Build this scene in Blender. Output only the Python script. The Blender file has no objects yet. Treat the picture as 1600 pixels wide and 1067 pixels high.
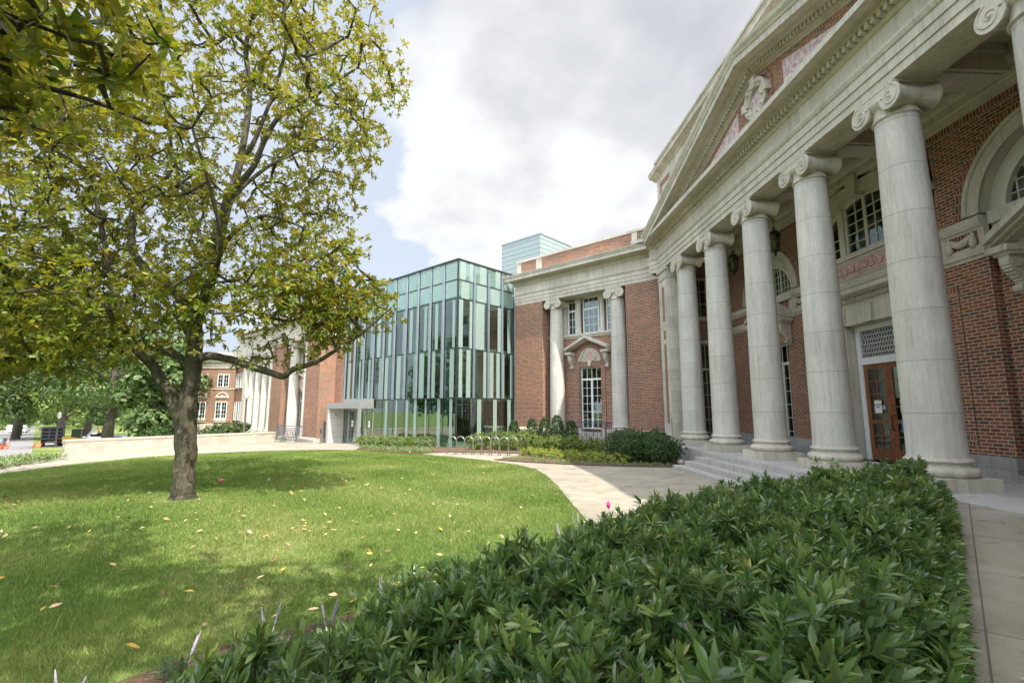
import bpy, bmesh, math, random
import numpy as np
from mathutils import Vector, Matrix
R = math.radians
random.seed(7)
rng = np.random.default_rng(11)
C = bpy.context.scene.collection
S2 = math.sqrt(.5)

# ------------------------------------------------------------------ camera
cam = bpy.data.cameras.new('camera')
camo = bpy.data.objects.new('camera', cam)
C.objects.link(camo)
EYE = 1.92
camo.location = (0, 0, EYE)
camo.rotation_euler = (R(90) + math.atan(106.5 / 750), 0, -R(2.45))
cam.sensor_width = 36
cam.lens = 36 * 750 / 1600
cam.clip_start = .05
cam.clip_end = 3000
bpy.context.scene.camera = camo

# ------------------------------------------------------------------ sun and sky
SUN_AZ, SUN_EL = R(29.5), R(55)          # azimuth measured from -Y towards +X
sx, sy, sz = math.sin(SUN_AZ) * math.cos(SUN_EL), -math.cos(SUN_AZ) * math.cos(SUN_EL), math.sin(SUN_EL)
sl = bpy.data.lights.new('sun', 'SUN')
sl.energy = 3.5
sl.angle = R(.6)
sl.color = (1.0, .95, .86)
so = bpy.data.objects.new('sun', sl)
C.objects.link(so)
so.rotation_euler = Vector((sx, sy, sz)).to_track_quat('Z', 'Y').to_euler()
so.location = (20, -30, 40)

w = bpy.data.worlds.new('World')
bpy.context.scene.world = w
w.use_nodes = True
nt = w.node_tree
nt.nodes.clear()


def node(nt, typ, **kw):
    n = nt.nodes.new(typ)
    for k, v in kw.items():
        if k.startswith('i_'):
            n.inputs[k[2:].replace('_', ' ')].default_value = v
        else:
            setattr(n, k, v)
    return n


def ramp(nt, src, stops, interp='LINEAR'):
    r = node(nt, 'ShaderNodeValToRGB')
    r.color_ramp.interpolation = interp
    e = r.color_ramp.elements
    while len(e) < len(stops):
        e.new(.5)
    for i, (p, c) in enumerate(stops):
        e[i].position = p
        e[i].color = (c, c, c, 1) if isinstance(c, (int, float)) else (*c, 1)
    if src is not None:
        nt.links.new(src, r.inputs[0])
    return r.outputs[0]


def mth(nt, op, a, b=None, c=None, clamp=False):
    n = node(nt, 'ShaderNodeMath', operation=op, use_clamp=clamp)
    for i, v in enumerate((a, b, c)):
        if v is None:
            continue
        if isinstance(v, (int, float)):
            n.inputs[i].default_value = v
        else:
            nt.links.new(v, n.inputs[i])
    return n.outputs[0]


def mixc(nt, f, a, b, blend='MIX'):
    n = node(nt, 'ShaderNodeMix', data_type='RGBA', blend_type=blend)
    for i, v in ((0, f), (6, a), (7, b)):
        if isinstance(v, (int, float)):
            n.inputs[i].default_value = v
        elif isinstance(v, tuple):
            n.inputs[i].default_value = (*v, 1) if len(v) == 3 else v
        else:
            nt.links.new(v, n.inputs[i])
    return n.outputs[2]


sky = node(nt, 'ShaderNodeTexSky', sky_type='NISHITA')
sky.sun_disc = False
sky.sun_elevation = SUN_EL
sky.sun_rotation = math.pi - SUN_AZ
sky.dust_density = 1.6
sky.air_density = 1.0
tc = node(nt, 'ShaderNodeTexCoord')
sep = node(nt, 'ShaderNodeSeparateXYZ')
nt.links.new(tc.outputs['Generated'], sep.inputs[0])
# project the direction on a cloud layer
zz = mth(nt, 'ADD', mth(nt, 'MAXIMUM', sep.outputs[2], 0.0), .36)
cx = mth(nt, 'DIVIDE', sep.outputs[0], zz)
cy = mth(nt, 'DIVIDE', sep.outputs[1], zz)
comb = node(nt, 'ShaderNodeCombineXYZ')
nt.links.new(cx, comb.inputs[0])
nt.links.new(cy, comb.inputs[1])
n1 = node(nt, 'ShaderNodeTexNoise', i_Scale=1.6, i_Detail=9.0, i_Roughness=.56, i_Distortion=.1)
nt.links.new(comb.outputs[0], n1.inputs['Vector'])
n2 = node(nt, 'ShaderNodeTexNoise', i_Scale=.8, i_Detail=6.0, i_Roughness=.5)
mp = node(nt, 'ShaderNodeMapping')
mp.inputs['Location'].default_value = (3.1, 7.7, 1.0)
nt.links.new(comb.outputs[0], mp.inputs[0])
nt.links.new(mp.outputs[0], n2.inputs['Vector'])
# the cloud bank lies to the right (east) of the view; thinner cloud and blue to the left
bank = mth(nt, 'MULTIPLY_ADD', mth(nt, 'ADD', cx, mth(nt, 'MULTIPLY', cy, .10)), .55, .12)
bank = mth(nt, 'MINIMUM', mth(nt, 'MAXIMUM', bank, -.06), .3)
cover = mth(nt, 'ADD', n1.outputs[0], bank)
mask = ramp(nt, cover, [(.50, 0.0), (.56, .8), (.62, 1.0)])
thin = ramp(nt, n2.outputs[0], [(.35, .25), (.75, .8)])
mask2 = mth(nt, 'MAXIMUM', mask, mth(nt, 'MULTIPLY', thin, .55))
# cloud tone: bright tops, grey undersides in the thick part
tone = mth(nt, 'ADD', mth(nt, 'MULTIPLY', n2.outputs[0], 1.0), mth(nt, 'MULTIPLY', n1.outputs[0], .35))
n3 = node(nt, 'ShaderNodeTexNoise', i_Scale=2.8, i_Detail=8.0, i_Roughness=.55, i_Distortion=.1)
nt.links.new(mp.outputs[0], n3.inputs['Vector'])
tone = mth(nt, 'ADD', mth(nt, 'MULTIPLY', tone, .75), mth(nt, 'MULTIPLY', n3.outputs[0], .5))
ctone = ramp(nt, tone, [(.66, (9.8, 9.8, 9.8)), (.76, (8.7, 8.8, 8.9)), (.84, (6.7, 6.85, 7.2)), (.95, (5.0, 5.2, 5.6))])
skyb = mixc(nt, .7, sky.outputs[0], (6.6, 7.7, 9.4))
skc = mixc(nt, mask2, skyb, ctone)
bg = node(nt, 'ShaderNodeBackground')
bg.inputs[1].default_value = .13
# sky gain added overhead and behind the viewer to brighten the shaded fronts
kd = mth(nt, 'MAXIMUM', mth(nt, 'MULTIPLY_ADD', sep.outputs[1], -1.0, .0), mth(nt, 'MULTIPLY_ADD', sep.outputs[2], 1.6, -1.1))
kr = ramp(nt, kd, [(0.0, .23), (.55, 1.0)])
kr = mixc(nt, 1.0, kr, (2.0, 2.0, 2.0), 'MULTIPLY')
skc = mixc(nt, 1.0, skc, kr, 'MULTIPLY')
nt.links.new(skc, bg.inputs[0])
wo = node(nt, 'ShaderNodeOutputWorld')
nt.links.new(bg.outputs[0], wo.inputs[0])

vs = bpy.context.scene.view_settings
vs.view_transform = 'Standard'
vs.look = 'None'
vs.exposure = 0.98
vs.gamma = 1
vs.use_curve_mapping = False

# ------------------------------------------------------------------ materials


def newmat(name):
    m = bpy.data.materials.new(name)
    m.use_nodes = True
    nt = m.node_tree
    b = nt.nodes['Principled BSDF']
    return m, nt, b


def coords(nt, kind='Object', scale=None, loc=None):
    t = node(nt, 'ShaderNodeTexCoord')
    o = t.outputs[kind]
    if scale is not None or loc is not None:
        mp = node(nt, 'ShaderNodeMapping')
        if scale is not None:
            mp.inputs['Scale'].default_value = scale if isinstance(scale, tuple) else (scale,) * 3
        if loc is not None:
            mp.inputs['Location'].default_value = loc
        nt.links.new(o, mp.inputs[0])
        o = mp.outputs[0]
    return o


def noise(nt, vec, scale, detail=5., rough=.55):
    n = node(nt, 'ShaderNodeTexNoise', i_Scale=scale, i_Detail=detail, i_Roughness=rough)
    if vec is not None:
        nt.links.new(vec, n.inputs['Vector'])
    return n.outputs[0]


def bump(nt, b, h, strength=.3, dist=.01):
    n = node(nt, 'ShaderNodeBump')
    n.inputs['Strength'].default_value = strength
    n.inputs['Distance'].default_value = dist
    nt.links.new(h, n.inputs['Height'])
    nt.links.new(n.outputs[0], b.inputs['Normal'])


def simple(name, col, rough=.6, metal=0., var=.12, vscale=6., spec=.4, bs=.1):
    m, nt, b = newmat(name)
    v = coords(nt)
    n = noise(nt, v, vscale)
    lo = tuple(c * (1 - var) for c in col)
    hi = tuple(min(1, c * (1 + var)) for c in col)
    nt.links.new(ramp(nt, n, [(.3, lo), (.7, hi)]), b.inputs['Base Color'])
    b.inputs['Roughness'].default_value = rough
    b.inputs['Metallic'].default_value = metal
    b.inputs['Specular IOR Level'].default_value = spec
    if bs:
        bump(nt, b, noise(nt, v, vscale * 8), bs, .004)
    return m


def mat_brick(name, cols, mortar, bw=.212, rh=.0735, dark=0.0):
    m, nt, b = newmat(name)
    uv = coords(nt, 'UV')
    br = node(nt, 'ShaderNodeTexBrick')
    br.offset = .5
    br.inputs['Color1'].default_value = (0, 0, 0, 1)
    br.inputs['Color2'].default_value = (1, 1, 1, 1)
    br.inputs['Mortar'].default_value = (.5, .5, .5, 1)
    br.inputs['Scale'].default_value = 1
    br.inputs['Mortar Size'].default_value = .0098
    br.inputs['Mortar Smooth'].default_value = .15
    br.inputs['Brick Width'].default_value = bw
    br.inputs['Row Height'].default_value = rh
    nt.links.new(uv, br.inputs['Vector'])
    n = len(cols)
    base = ramp(nt, br.outputs[0], [(i / n, c) for i, c in enumerate(cols)], 'CONSTANT')
    w1 = noise(nt, coords(nt), .55, 4)
    base = mixc(nt, 1.0, base, ramp(nt, w1, [(.3, .78), (.7, 1.2)]), 'MULTIPLY')
    fine = noise(nt, coords(nt), 45, 3)
    base = mixc(nt, 1.0, base, ramp(nt, fine, [(.3, .82), (.7, 1.15)]), 'MULTIPLY')
    mc = mixc(nt, 1.0, mortar, ramp(nt, noise(nt, coords(nt), 8), [(.3, .8), (.7, 1.1)]), 'MULTIPLY')
    col = mixc(nt, br.outputs[1], base, mc)
    nt.links.new(col, b.inputs['Base Color'])
    b.inputs['Roughness'].default_value = .85
    b.inputs['Specular IOR Level'].default_value = .25
    inv = mth(nt, 'SUBTRACT', 1.0, br.outputs[1])
    bump(nt, b, mth(nt, 'ADD', inv, mth(nt, 'MULTIPLY', fine, .3)), .5, .006)
    return m


def mat_stone(name, a, c, bw=.9, rh=.45, joint=.004, jdark=.55, streak=True, blkv=.12):
    m, nt, b = newmat(name)
    uv = coords(nt, 'UV')
    br = node(nt, 'ShaderNodeTexBrick')
    br.offset = .5
    br.inputs['Color1'].default_value = (0, 0, 0, 1)
    br.inputs['Color2'].default_value = (1, 1, 1, 1)
    br.inputs['Scale'].default_value = 1
    br.inputs['Mortar Size'].default_value = joint
    br.inputs['Mortar Smooth'].default_value = .2
    br.inputs['Brick Width'].default_value = bw
    br.inputs['Row Height'].default_value = rh
    nt.links.new(uv, br.inputs['Vector'])
    v = coords(nt)
    n1 = noise(nt, v, 1.3, 7, .62)
    col = ramp(nt, n1, [(.3, a), (.7, c)])
    blk = ramp(nt, br.outputs[0], [(0, 1 - blkv), (1, 1 + blkv * .8)])
    col = mixc(nt, 1.0, col, blk, 'MULTIPLY')
    if streak:
        sv = coords(nt, 'Object', (3.2, 3.2, .22))
        s = noise(nt, sv, 2.0, 6, .65)
        col = mixc(nt, 1.0, col, ramp(nt, s, [(.28, (.74, .74, .70)), (.5, (.97, .97, .96)), (.75, (1.07, 1.07, 1.05))]), 'MULTIPLY')
    vein = noise(nt, coords(nt, 'Object', (9, 9, 1.6)), 3.0, 8, .7)
    col = mixc(nt, 1.0, col, ramp(nt, vein, [(.3, .86), (.7, 1.1)]), 'MULTIPLY')
    col = mixc(nt, br.outputs[1], col, mixc(nt, 1.0, col, (jdark,) * 3, 'MULTIPLY'))
    nt.links.new(mixc(nt, 1.0, col, (1.05, .995, .965), 'MULTIPLY'), b.inputs['Base Color'])
    b.inputs['Roughness'].default_value = .8
    b.inputs['Specular IOR Level'].default_value = .25
    hh = mth(nt, 'SUBTRACT', mth(nt, 'MULTIPLY', noise(nt, v, 30, 4), .4), br.outputs[1])
    bump(nt, b, hh, .35, .005)
    return m


def mat_foliage(name, cols, back=None, rough=.42, trans=.25, spec=.45):
    """leaf material; the per-leaf number 'tint' picks the leaf colour"""
    m, nt, b = newmat(name)
    at = node(nt, 'ShaderNodeAttribute', attribute_name='tint')
    n = len(cols)
    col = ramp(nt, at.outputs['Fac'], [(i / (n - 1), c) for i, c in enumerate(cols)])
    if back is not None:
        g = node(nt, 'ShaderNodeNewGeometry')
        col = mixc(nt, g.outputs['Backfacing'], col, mixc(nt, .55, col, back))
    nt.links.new(col, b.inputs['Base Color'])
    b.inputs['Roughness'].default_value = rough
    b.inputs['Specular IOR Level'].default_value = spec
    tr = node(nt, 'ShaderNodeBsdfTranslucent')
    nt.links.new(mixc(nt, 1.0, col, (1.5, 1.6, .6), 'MULTIPLY'), tr.inputs[0])
    mx = node(nt, 'ShaderNodeMixShader')
    mx.inputs[0].default_value = trans
    nt.links.new(b.outputs[0], mx.inputs[1])
    nt.links.new(tr.outputs[0], mx.inputs[2])
    nt.links.new(mx.outputs[0], nt.nodes['Material Output'].inputs[0])
    return m


def mat_glass(name, tint=(.5, .62, .58), refl=1.0, base=.06):
    m, nt, b = newmat(name)
    nt.nodes.remove(b)
    tr = node(nt, 'ShaderNodeBsdfTransparent')
    tr.inputs[0].default_value = (*tint, 1)
    gl = node(nt, 'ShaderNodeBsdfGlossy')
    gl.inputs['Roughness'].default_value = .015
    gl.inputs[0].default_value = (.84, .98, .92, 1)
    nz = noise(nt, coords(nt), .6, 2)
    bp = node(nt, 'ShaderNodeBump')
    bp.inputs['Strength'].default_value = .05
    bp.inputs['Distance'].default_value = .03
    nt.links.new(nz, bp.inputs['Height'])
    nt.links.new(bp.outputs[0], gl.inputs['Normal'])
    fr = node(nt, 'ShaderNodeFresnel')
    fr.inputs[0].default_value = 1.65
    f = mth(nt, 'MULTIPLY_ADD', fr.outputs[0], refl, base, clamp=True)
    # the outer face of the pane reflects; the inner face of the thin sheet only lets light through
    gm = node(nt, 'ShaderNodeNewGeometry')
    f = mth(nt, 'MULTIPLY', f, mth(nt, 'SUBTRACT', 1.0, gm.outputs['Backfacing']))
    mx = node(nt, 'ShaderNodeMixShader')
    nt.links.new(f, mx.inputs[0])
    nt.links.new(tr.outputs[0], mx.inputs[1])
    nt.links.new(gl.outputs[0], mx.inputs[2])
    nt.links.new(mx.outputs[0], nt.nodes['Material Output'].inputs[0])
    return m


M = {}
BR = [(r * 1.0, g_ * .92, b * .80) for r, g_, b in [(.215, .078, .055), (.27, .10, .068), (.17, .064, .05), (.31, .125, .08), (.23, .085, .058), (.14, .062, .055), (.25, .095, .065), (.12, .09, .09), (.28, .115, .075), (.19, .072, .055)]]
M['brick'] = mat_brick('red_brick', BR, (.47, .39, .275))
M['brick_panel'] = mat_brick('red_brick_soldier', BR, (.40, .33, .24), .0735, .212)
M['stone'] = mat_stone('limestone', (.47, .45, .385), (.60, .575, .50))
M['stone_plain'] = mat_stone('limestone_trim', (.47, .45, .385), (.61, .585, .505), 1.6, 50., .004)
M['drum'] = mat_stone('limestone_drums', (.50, .49, .445), (.60, .59, .54), 80., .93, .0055, .5, True, .035)
M['base_stone'] = mat_stone('grey_base_stone', (.30, .31, .31), (.42, .43, .42), 1.3, .75, .004)
M['step_stone'] = mat_stone('step_stone', (.38, .38, .36), (.48, .48, .46), 2.2, 50., .004, .6)
M['pink'] = simple('pink_carved_marble', (.52, .33, .28), .8, var=.4, vscale=14, bs=.6)
M['pink_panel'] = simple('mottled_pink_marble', (.55, .42, .42), .7, var=.45, vscale=9, bs=.2)
M['white'] = simple('white_painted_wood', (.72, .73, .71), .45, var=.05)
M['cream'] = simple('cream_painted_wood', (.55, .54, .44), .5, var=.06)
M['wood'] = simple('varnished_oak', (.21, .072, .028), .35, var=.35, vscale=9)
M['dark_metal'] = simple('blackened_iron', (.025, .03, .03), .45, .3)
M['grey_metal'] = simple('grey_painted_iron', (.13, .14, .17), .5, .2)
M['fin'] = simple('blue_grey_aluminium', (.33, .37, .42), .4, .5, var=.06)
M['alu'] = simple('silver_aluminium', (.42, .42, .41), .42, .5, var=.06)
M['steel'] = simple('galvanised_steel', (.38, .37, .34), .32, .8, var=.1)
M['frame_dark'] = simple('dark_mullion', (.05, .065, .075), .4, .4)
M['frit'] = simple('pale_green_fritted_glass', (.27, .36, .315), .12, var=.05, spec=.8, bs=0)
M['frit2'] = simple('light_fritted_glass', (.27, .35, .31), .12, var=.05, spec=.8, bs=0)
M['glass'] = mat_glass('green_tinted_glass', (.58, .74, .68), 1.25, .16)
M['pane'] = mat_glass('window_glass', (.55, .6, .57), 1.0, .08)
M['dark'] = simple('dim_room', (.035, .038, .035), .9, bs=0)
M['room'] = simple('room_wall', (.62, .57, .46), .9, bs=0)
M['teal'] = simple('teal_metal_siding', (.27, .325, .318), .45, .1, var=.06)
M['panel_white'] = mat_stone('white_metal_panels', (.60, .60, .57), (.64, .64, .61), 9., .45, .008, .5, False)
M['plaque'] = simple('green_bronze', (.07, .10, .10), .5, .6, var=.4, vscale=20)
M['paper'] = simple('white_paper', (.78, .78, .74), .7, var=.03, bs=0)
M['ink'] = simple('black_ink', (.02, .02, .02), .7, bs=0)
M['gold'] = simple('yellow_border', (.55, .36, .05), .6, bs=0)
M['blue'] = simple('blue_sign', (.02, .14, .50), .4, bs=0)
M['bark'] = None


def mat_bark(name, a, c, moss=None):
    m, nt, b = newmat(name)
    v = coords(nt, 'Object', (1, 1, .45))
    n = noise(nt, v, 9, 10, .74)
    col = ramp(nt, n, [(.36, a), (.5, tuple((x + y) / 2 for x, y in zip(a, c))), (.62, c)])
    p = noise(nt, coords(nt), 1.9, 5, .6)
    if moss:
        col = mixc(nt, ramp(nt, p, [(.42, 0.), (.6, .75)]), col, moss)
    lich = noise(nt, coords(nt), 4.5, 3, .5)
    col = mixc(nt, ramp(nt, lich, [(.62, 0.), (.7, .7)]), col, (.33, .31, .24))
    nt.links.new(col, b.inputs['Base Color'])
    b.inputs['Roughness'].default_value = .9
    b.inputs['Specular IOR Level'].default_value = .2
    bump(nt, b, mth(nt, 'ADD', n, mth(nt, 'MULTIPLY', noise(nt, coords(nt, 'Object', (1, 1, .22)), 42, 6, .75), .9)), 1.0, .06)
    return m


M['bark'] = mat_bark('mossy_grey_bark', (.05, .043, .03), (.20, .17, .12), (.06, .066, .03))
M['bark2'] = mat_bark('grey_brown_bark', (.06, .05, .04), (.16, .14, .11))


def mat_ground(name, kind, kk=1.):
    m, nt, b = newmat(name)
    v = coords(nt)
    if kind == 'lawn':
        n1 = noise(nt, v, .45, 5, .6)
        col = ramp(nt, n1, [(.32, (.09, .155, .032)), (.5, (.15, .205, .052)), (.64, (.29, .28, .12))])
        n2 = noise(nt, v, 5, 6, .65)
        col = mixc(nt, 1.0, col, ramp(nt, n2, [(.28, .62), (.7, 1.3)]), 'MULTIPLY')
        n3 = noise(nt, v, 60, 3, .6)
        col = mixc(nt, 1.0, col, ramp(nt, n3, [(.3, .65), (.7, 1.3)]), 'MULTIPLY')
        bump(nt, b, n3, .7, .03)
    elif kind == 'concrete':
        uv = coords(nt, 'UV')
        br = node(nt, 'ShaderNodeTexBrick')
        br.offset = 0
        for k, x in (('Scale', 1), ('Mortar Size', .007), ('Mortar Smooth', .2), ('Brick Width', 1.55), ('Row Height', 1.55)):
            br.inputs[k].default_value = x
        br.inputs['Color1'].default_value = (0, 0, 0, 1)
        br.inputs['Color2'].default_value = (1, 1, 1, 1)
        nt.links.new(uv, br.inputs['Vector'])
        n1 = noise(nt, v, .8, 8, .68)
        col = ramp(nt, n1, [(.3, tuple(c * kk for c in (.27, .235, .18))), (.7, tuple(c * kk for c in (.375, .335, .265)))])
        col = mixc(nt, 1.0, col, ramp(nt, br.outputs[0], [(0, .93), (1, 1.06)]), 'MULTIPLY')
        col = mixc(nt, 1.0, col, ramp(nt, noise(nt, v, 120, 2), [(.3, .88), (.7, 1.1)]), 'MULTIPLY')
        st = noise(nt, v, 2.1, 8, .75)
        col = mixc(nt, 1.0, col, ramp(nt, st, [(.34, .68), (.44, .93), (.56, 1.04)]), 'MULTIPLY')
        sp = noise(nt, v, 22, 4, .8)
        col = mixc(nt, 1.0, col, ramp(nt, sp, [(.27, .6), (.34, 1.0)]), 'MULTIPLY')
        col = mixc(nt, br.outputs[1], col, (.12, .11, .09))
        b.inputs['Roughness'].default_value = .88
        bump(nt, b, mth(nt, 'SUBTRACT', mth(nt, 'MULTIPLY', noise(nt, v, 90), .3), br.outputs[1]), .3, .006)
    elif kind == 'asphalt':
        n1 = noise(nt, v, .25, 6, .6)
        col = ramp(nt, n1, [(.3, (.19, .18, .17)), (.7, (.27, .26, .25))])
        col = mixc(nt, 1.0, col, ramp(nt, noise(nt, v, 40, 3), [(.3, .85), (.7, 1.1)]), 'MULTIPLY')
    else:
        n1 = noise(nt, v, 16, 6, .75)
        col = ramp(nt, n1, [(.3, (.07, .045, .03)), (.55, (.17, .11, .07)), (.72, (.36, .26, .18))])
        bump(nt, b, n1, 1.0, .05)
    nt.links.new(col, b.inputs['Base Color'])
    b.inputs['Roughness'].default_value = .92
    b.inputs['Specular IOR Level'].default_value = .15
    return m


M['lawn'] = mat_ground('lawn_soil', 'lawn')
M['concrete'] = mat_ground('path_concrete', 'concrete')
M['concrete_grey'] = mat_ground('walk_concrete', 'concrete', .86)
M['asphalt'] = mat_ground('street_asphalt', 'asphalt')
M['mulch'] = mat_ground('pine_mulch', 'mulch')
M['mag_leaf'] = mat_foliage('magnolia_leaf', [(.036, .078, .014), (.075, .135, .018), (.145, .19, .022), (.24, .245, .026), (.35, .30, .032), (.46, .28, .03)], (.24, .19, .055), .38, .42, .4)
M['hedge_leaf'] = mat_foliage('laurel_leaf', [(.034, .080, .022), (.056, .118, .030), (.085, .155, .036), (.135, .205, .048), (.24, .30, .07), (.42, .36, .09)], (.20, .26, .13), .25, .25, .55)
M['tree_leaf'] = mat_foliage('far_tree_leaf', [(.05, .095, .028), (.085, .14, .04), (.135, .19, .055), (.22, .27, .09)], None, .5, .25)
M['shrub_leaf'] = mat_foliage('shrub_leaf', [(.03, .065, .02), (.06, .11, .03), (.10, .16, .04)], None, .42, .2)
M['lime_leaf'] = mat_foliage('lime_leaf', [(.10, .16, .03), (.17, .23, .05), (.24, .29, .06)], None, .5, .25)
M['yellow_leaf'] = mat_foliage('yellow_leaf', [(.12, .19, .03), (.27, .31, .05), (.42, .42, .08)], None, .5, .25)
M['cover_leaf'] = mat_foliage('groundcover_leaf', [(.10, .16, .05), (.18, .24, .09), (.26, .30, .14)], None, .6, .2)
M['grass'] = mat_foliage('grass_blade', [(.085, .155, .030), (.135, .21, .046), (.215, .27, .070), (.40, .38, .17)], None, .55, .3, .3)
M['lily'] = mat_foliage('lilyturf_blade', [(.05, .09, .03), (.10, .14, .06)], None, .5, .2)
M['violet'] = simple('violet_flower', (.38, .32, .42), .7, var=.3, vscale=60, bs=0)
M['magenta'] = simple('magenta_flower', (.75, .04, .25), .6, bs=0)
M['pinkflag'] = simple('pink_flag', (.9, .3, .45), .6, bs=0)
M['fl_yellow'] = simple('yellow_dead_leaf', (.50, .33, .05), .6, var=.3, vscale=30)
M['fl_tan'] = simple('tan_dead_leaf', (.52, .36, .21), .7, var=.3, vscale=30)
M['fl_brown'] = simple('brown_dead_leaf', (.24, .11, .05), .7, var=.3, vscale=30)
M['ret_stone'] = mat_stone('buff_wall_stone', (.40, .36, .30), (.52, .48, .41), .62, .2, .006, .7, False)
M['black'] = simple('black_steel_body', (.018, .018, .02), .4, .2)
M['yellow'] = simple('yellow_machine_paint', (.62, .34, .02), .4)
M['orange'] = simple('orange_plastic', (.75, .14, .04), .5)
M['rubber'] = simple('tyre_rubber', (.02, .02, .02), .8)
M['car_white'] = simple('white_car_paint', (.70, .71, .72), .25, spec=.6, bs=0)
M['car_grey'] = simple('pale_grey_car_paint', (.36, .40, .42), .28, .3, bs=0)
M['car_blue'] = simple('dark_blue_car_paint', (.04, .06, .14), .25, .2, bs=0)
M['car_glass'] = simple('car_window', (.02, .03, .03), .08, spec=.8, bs=0)
M['red'] = simple('red_plastic', (.5, .03, .03), .4, bs=0)
M['purple'] = simple('purple_lettering', (.12, .04, .28), .4, bs=0)
M['lampglass'] = simple('frosted_lamp_glass', (.62, .64, .56), .3, bs=0)
M['rock'] = simple('white_ball_stone', (.62, .58, .52), .8)

# ------------------------------------------------------------------ mesh helpers


def tag(o, label=None, cat=None, group=None, kind=None):
    if label:
        o['label'] = label
    if cat:
        o['category'] = cat
    if group:
        o['group'] = group
    if kind:
        o['kind'] = kind
    return o


def thing(name, label, cat, loc=(0, 0, 0), rz=0, group=None):
    o = bpy.data.objects.new(name, None)
    o.empty_display_size = .2
    C.objects.link(o)
    o.location = loc
    o.rotation_euler = (0, 0, rz)
    return tag(o, label, cat, group)


def copy_tree(o, parent=None):
    c = o.copy()
    C.objects.link(c)
    if parent is not None:
        c.parent = parent
    for ch in list(o.children):
        copy_tree(ch, c)
    return c


class Frame:
    """a = along the facade to the right, d = into the building, z = up"""

    def __init__(s, ea, ed, zo=0.):
        s.ea, s.ed, s.zo = Vector((*ea, 0)), Vector((*ed, 0)), zo

    def __call__(s, a, d, z):
        v = s.ea * a + s.ed * d
        return (v.x, v.y, z + s.zo)


WORLD = Frame((1, 0), (0, 1))
FP = Frame((0, -1), (1, 0))          # portico facade, faces -X ; a = -Y, d = X
FW = Frame((S2, -S2), (S2, S2))      # diagonal wing
FF = Frame((S2, -S2), (S2, S2), -.95)  # far building, same orientation, lower


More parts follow.
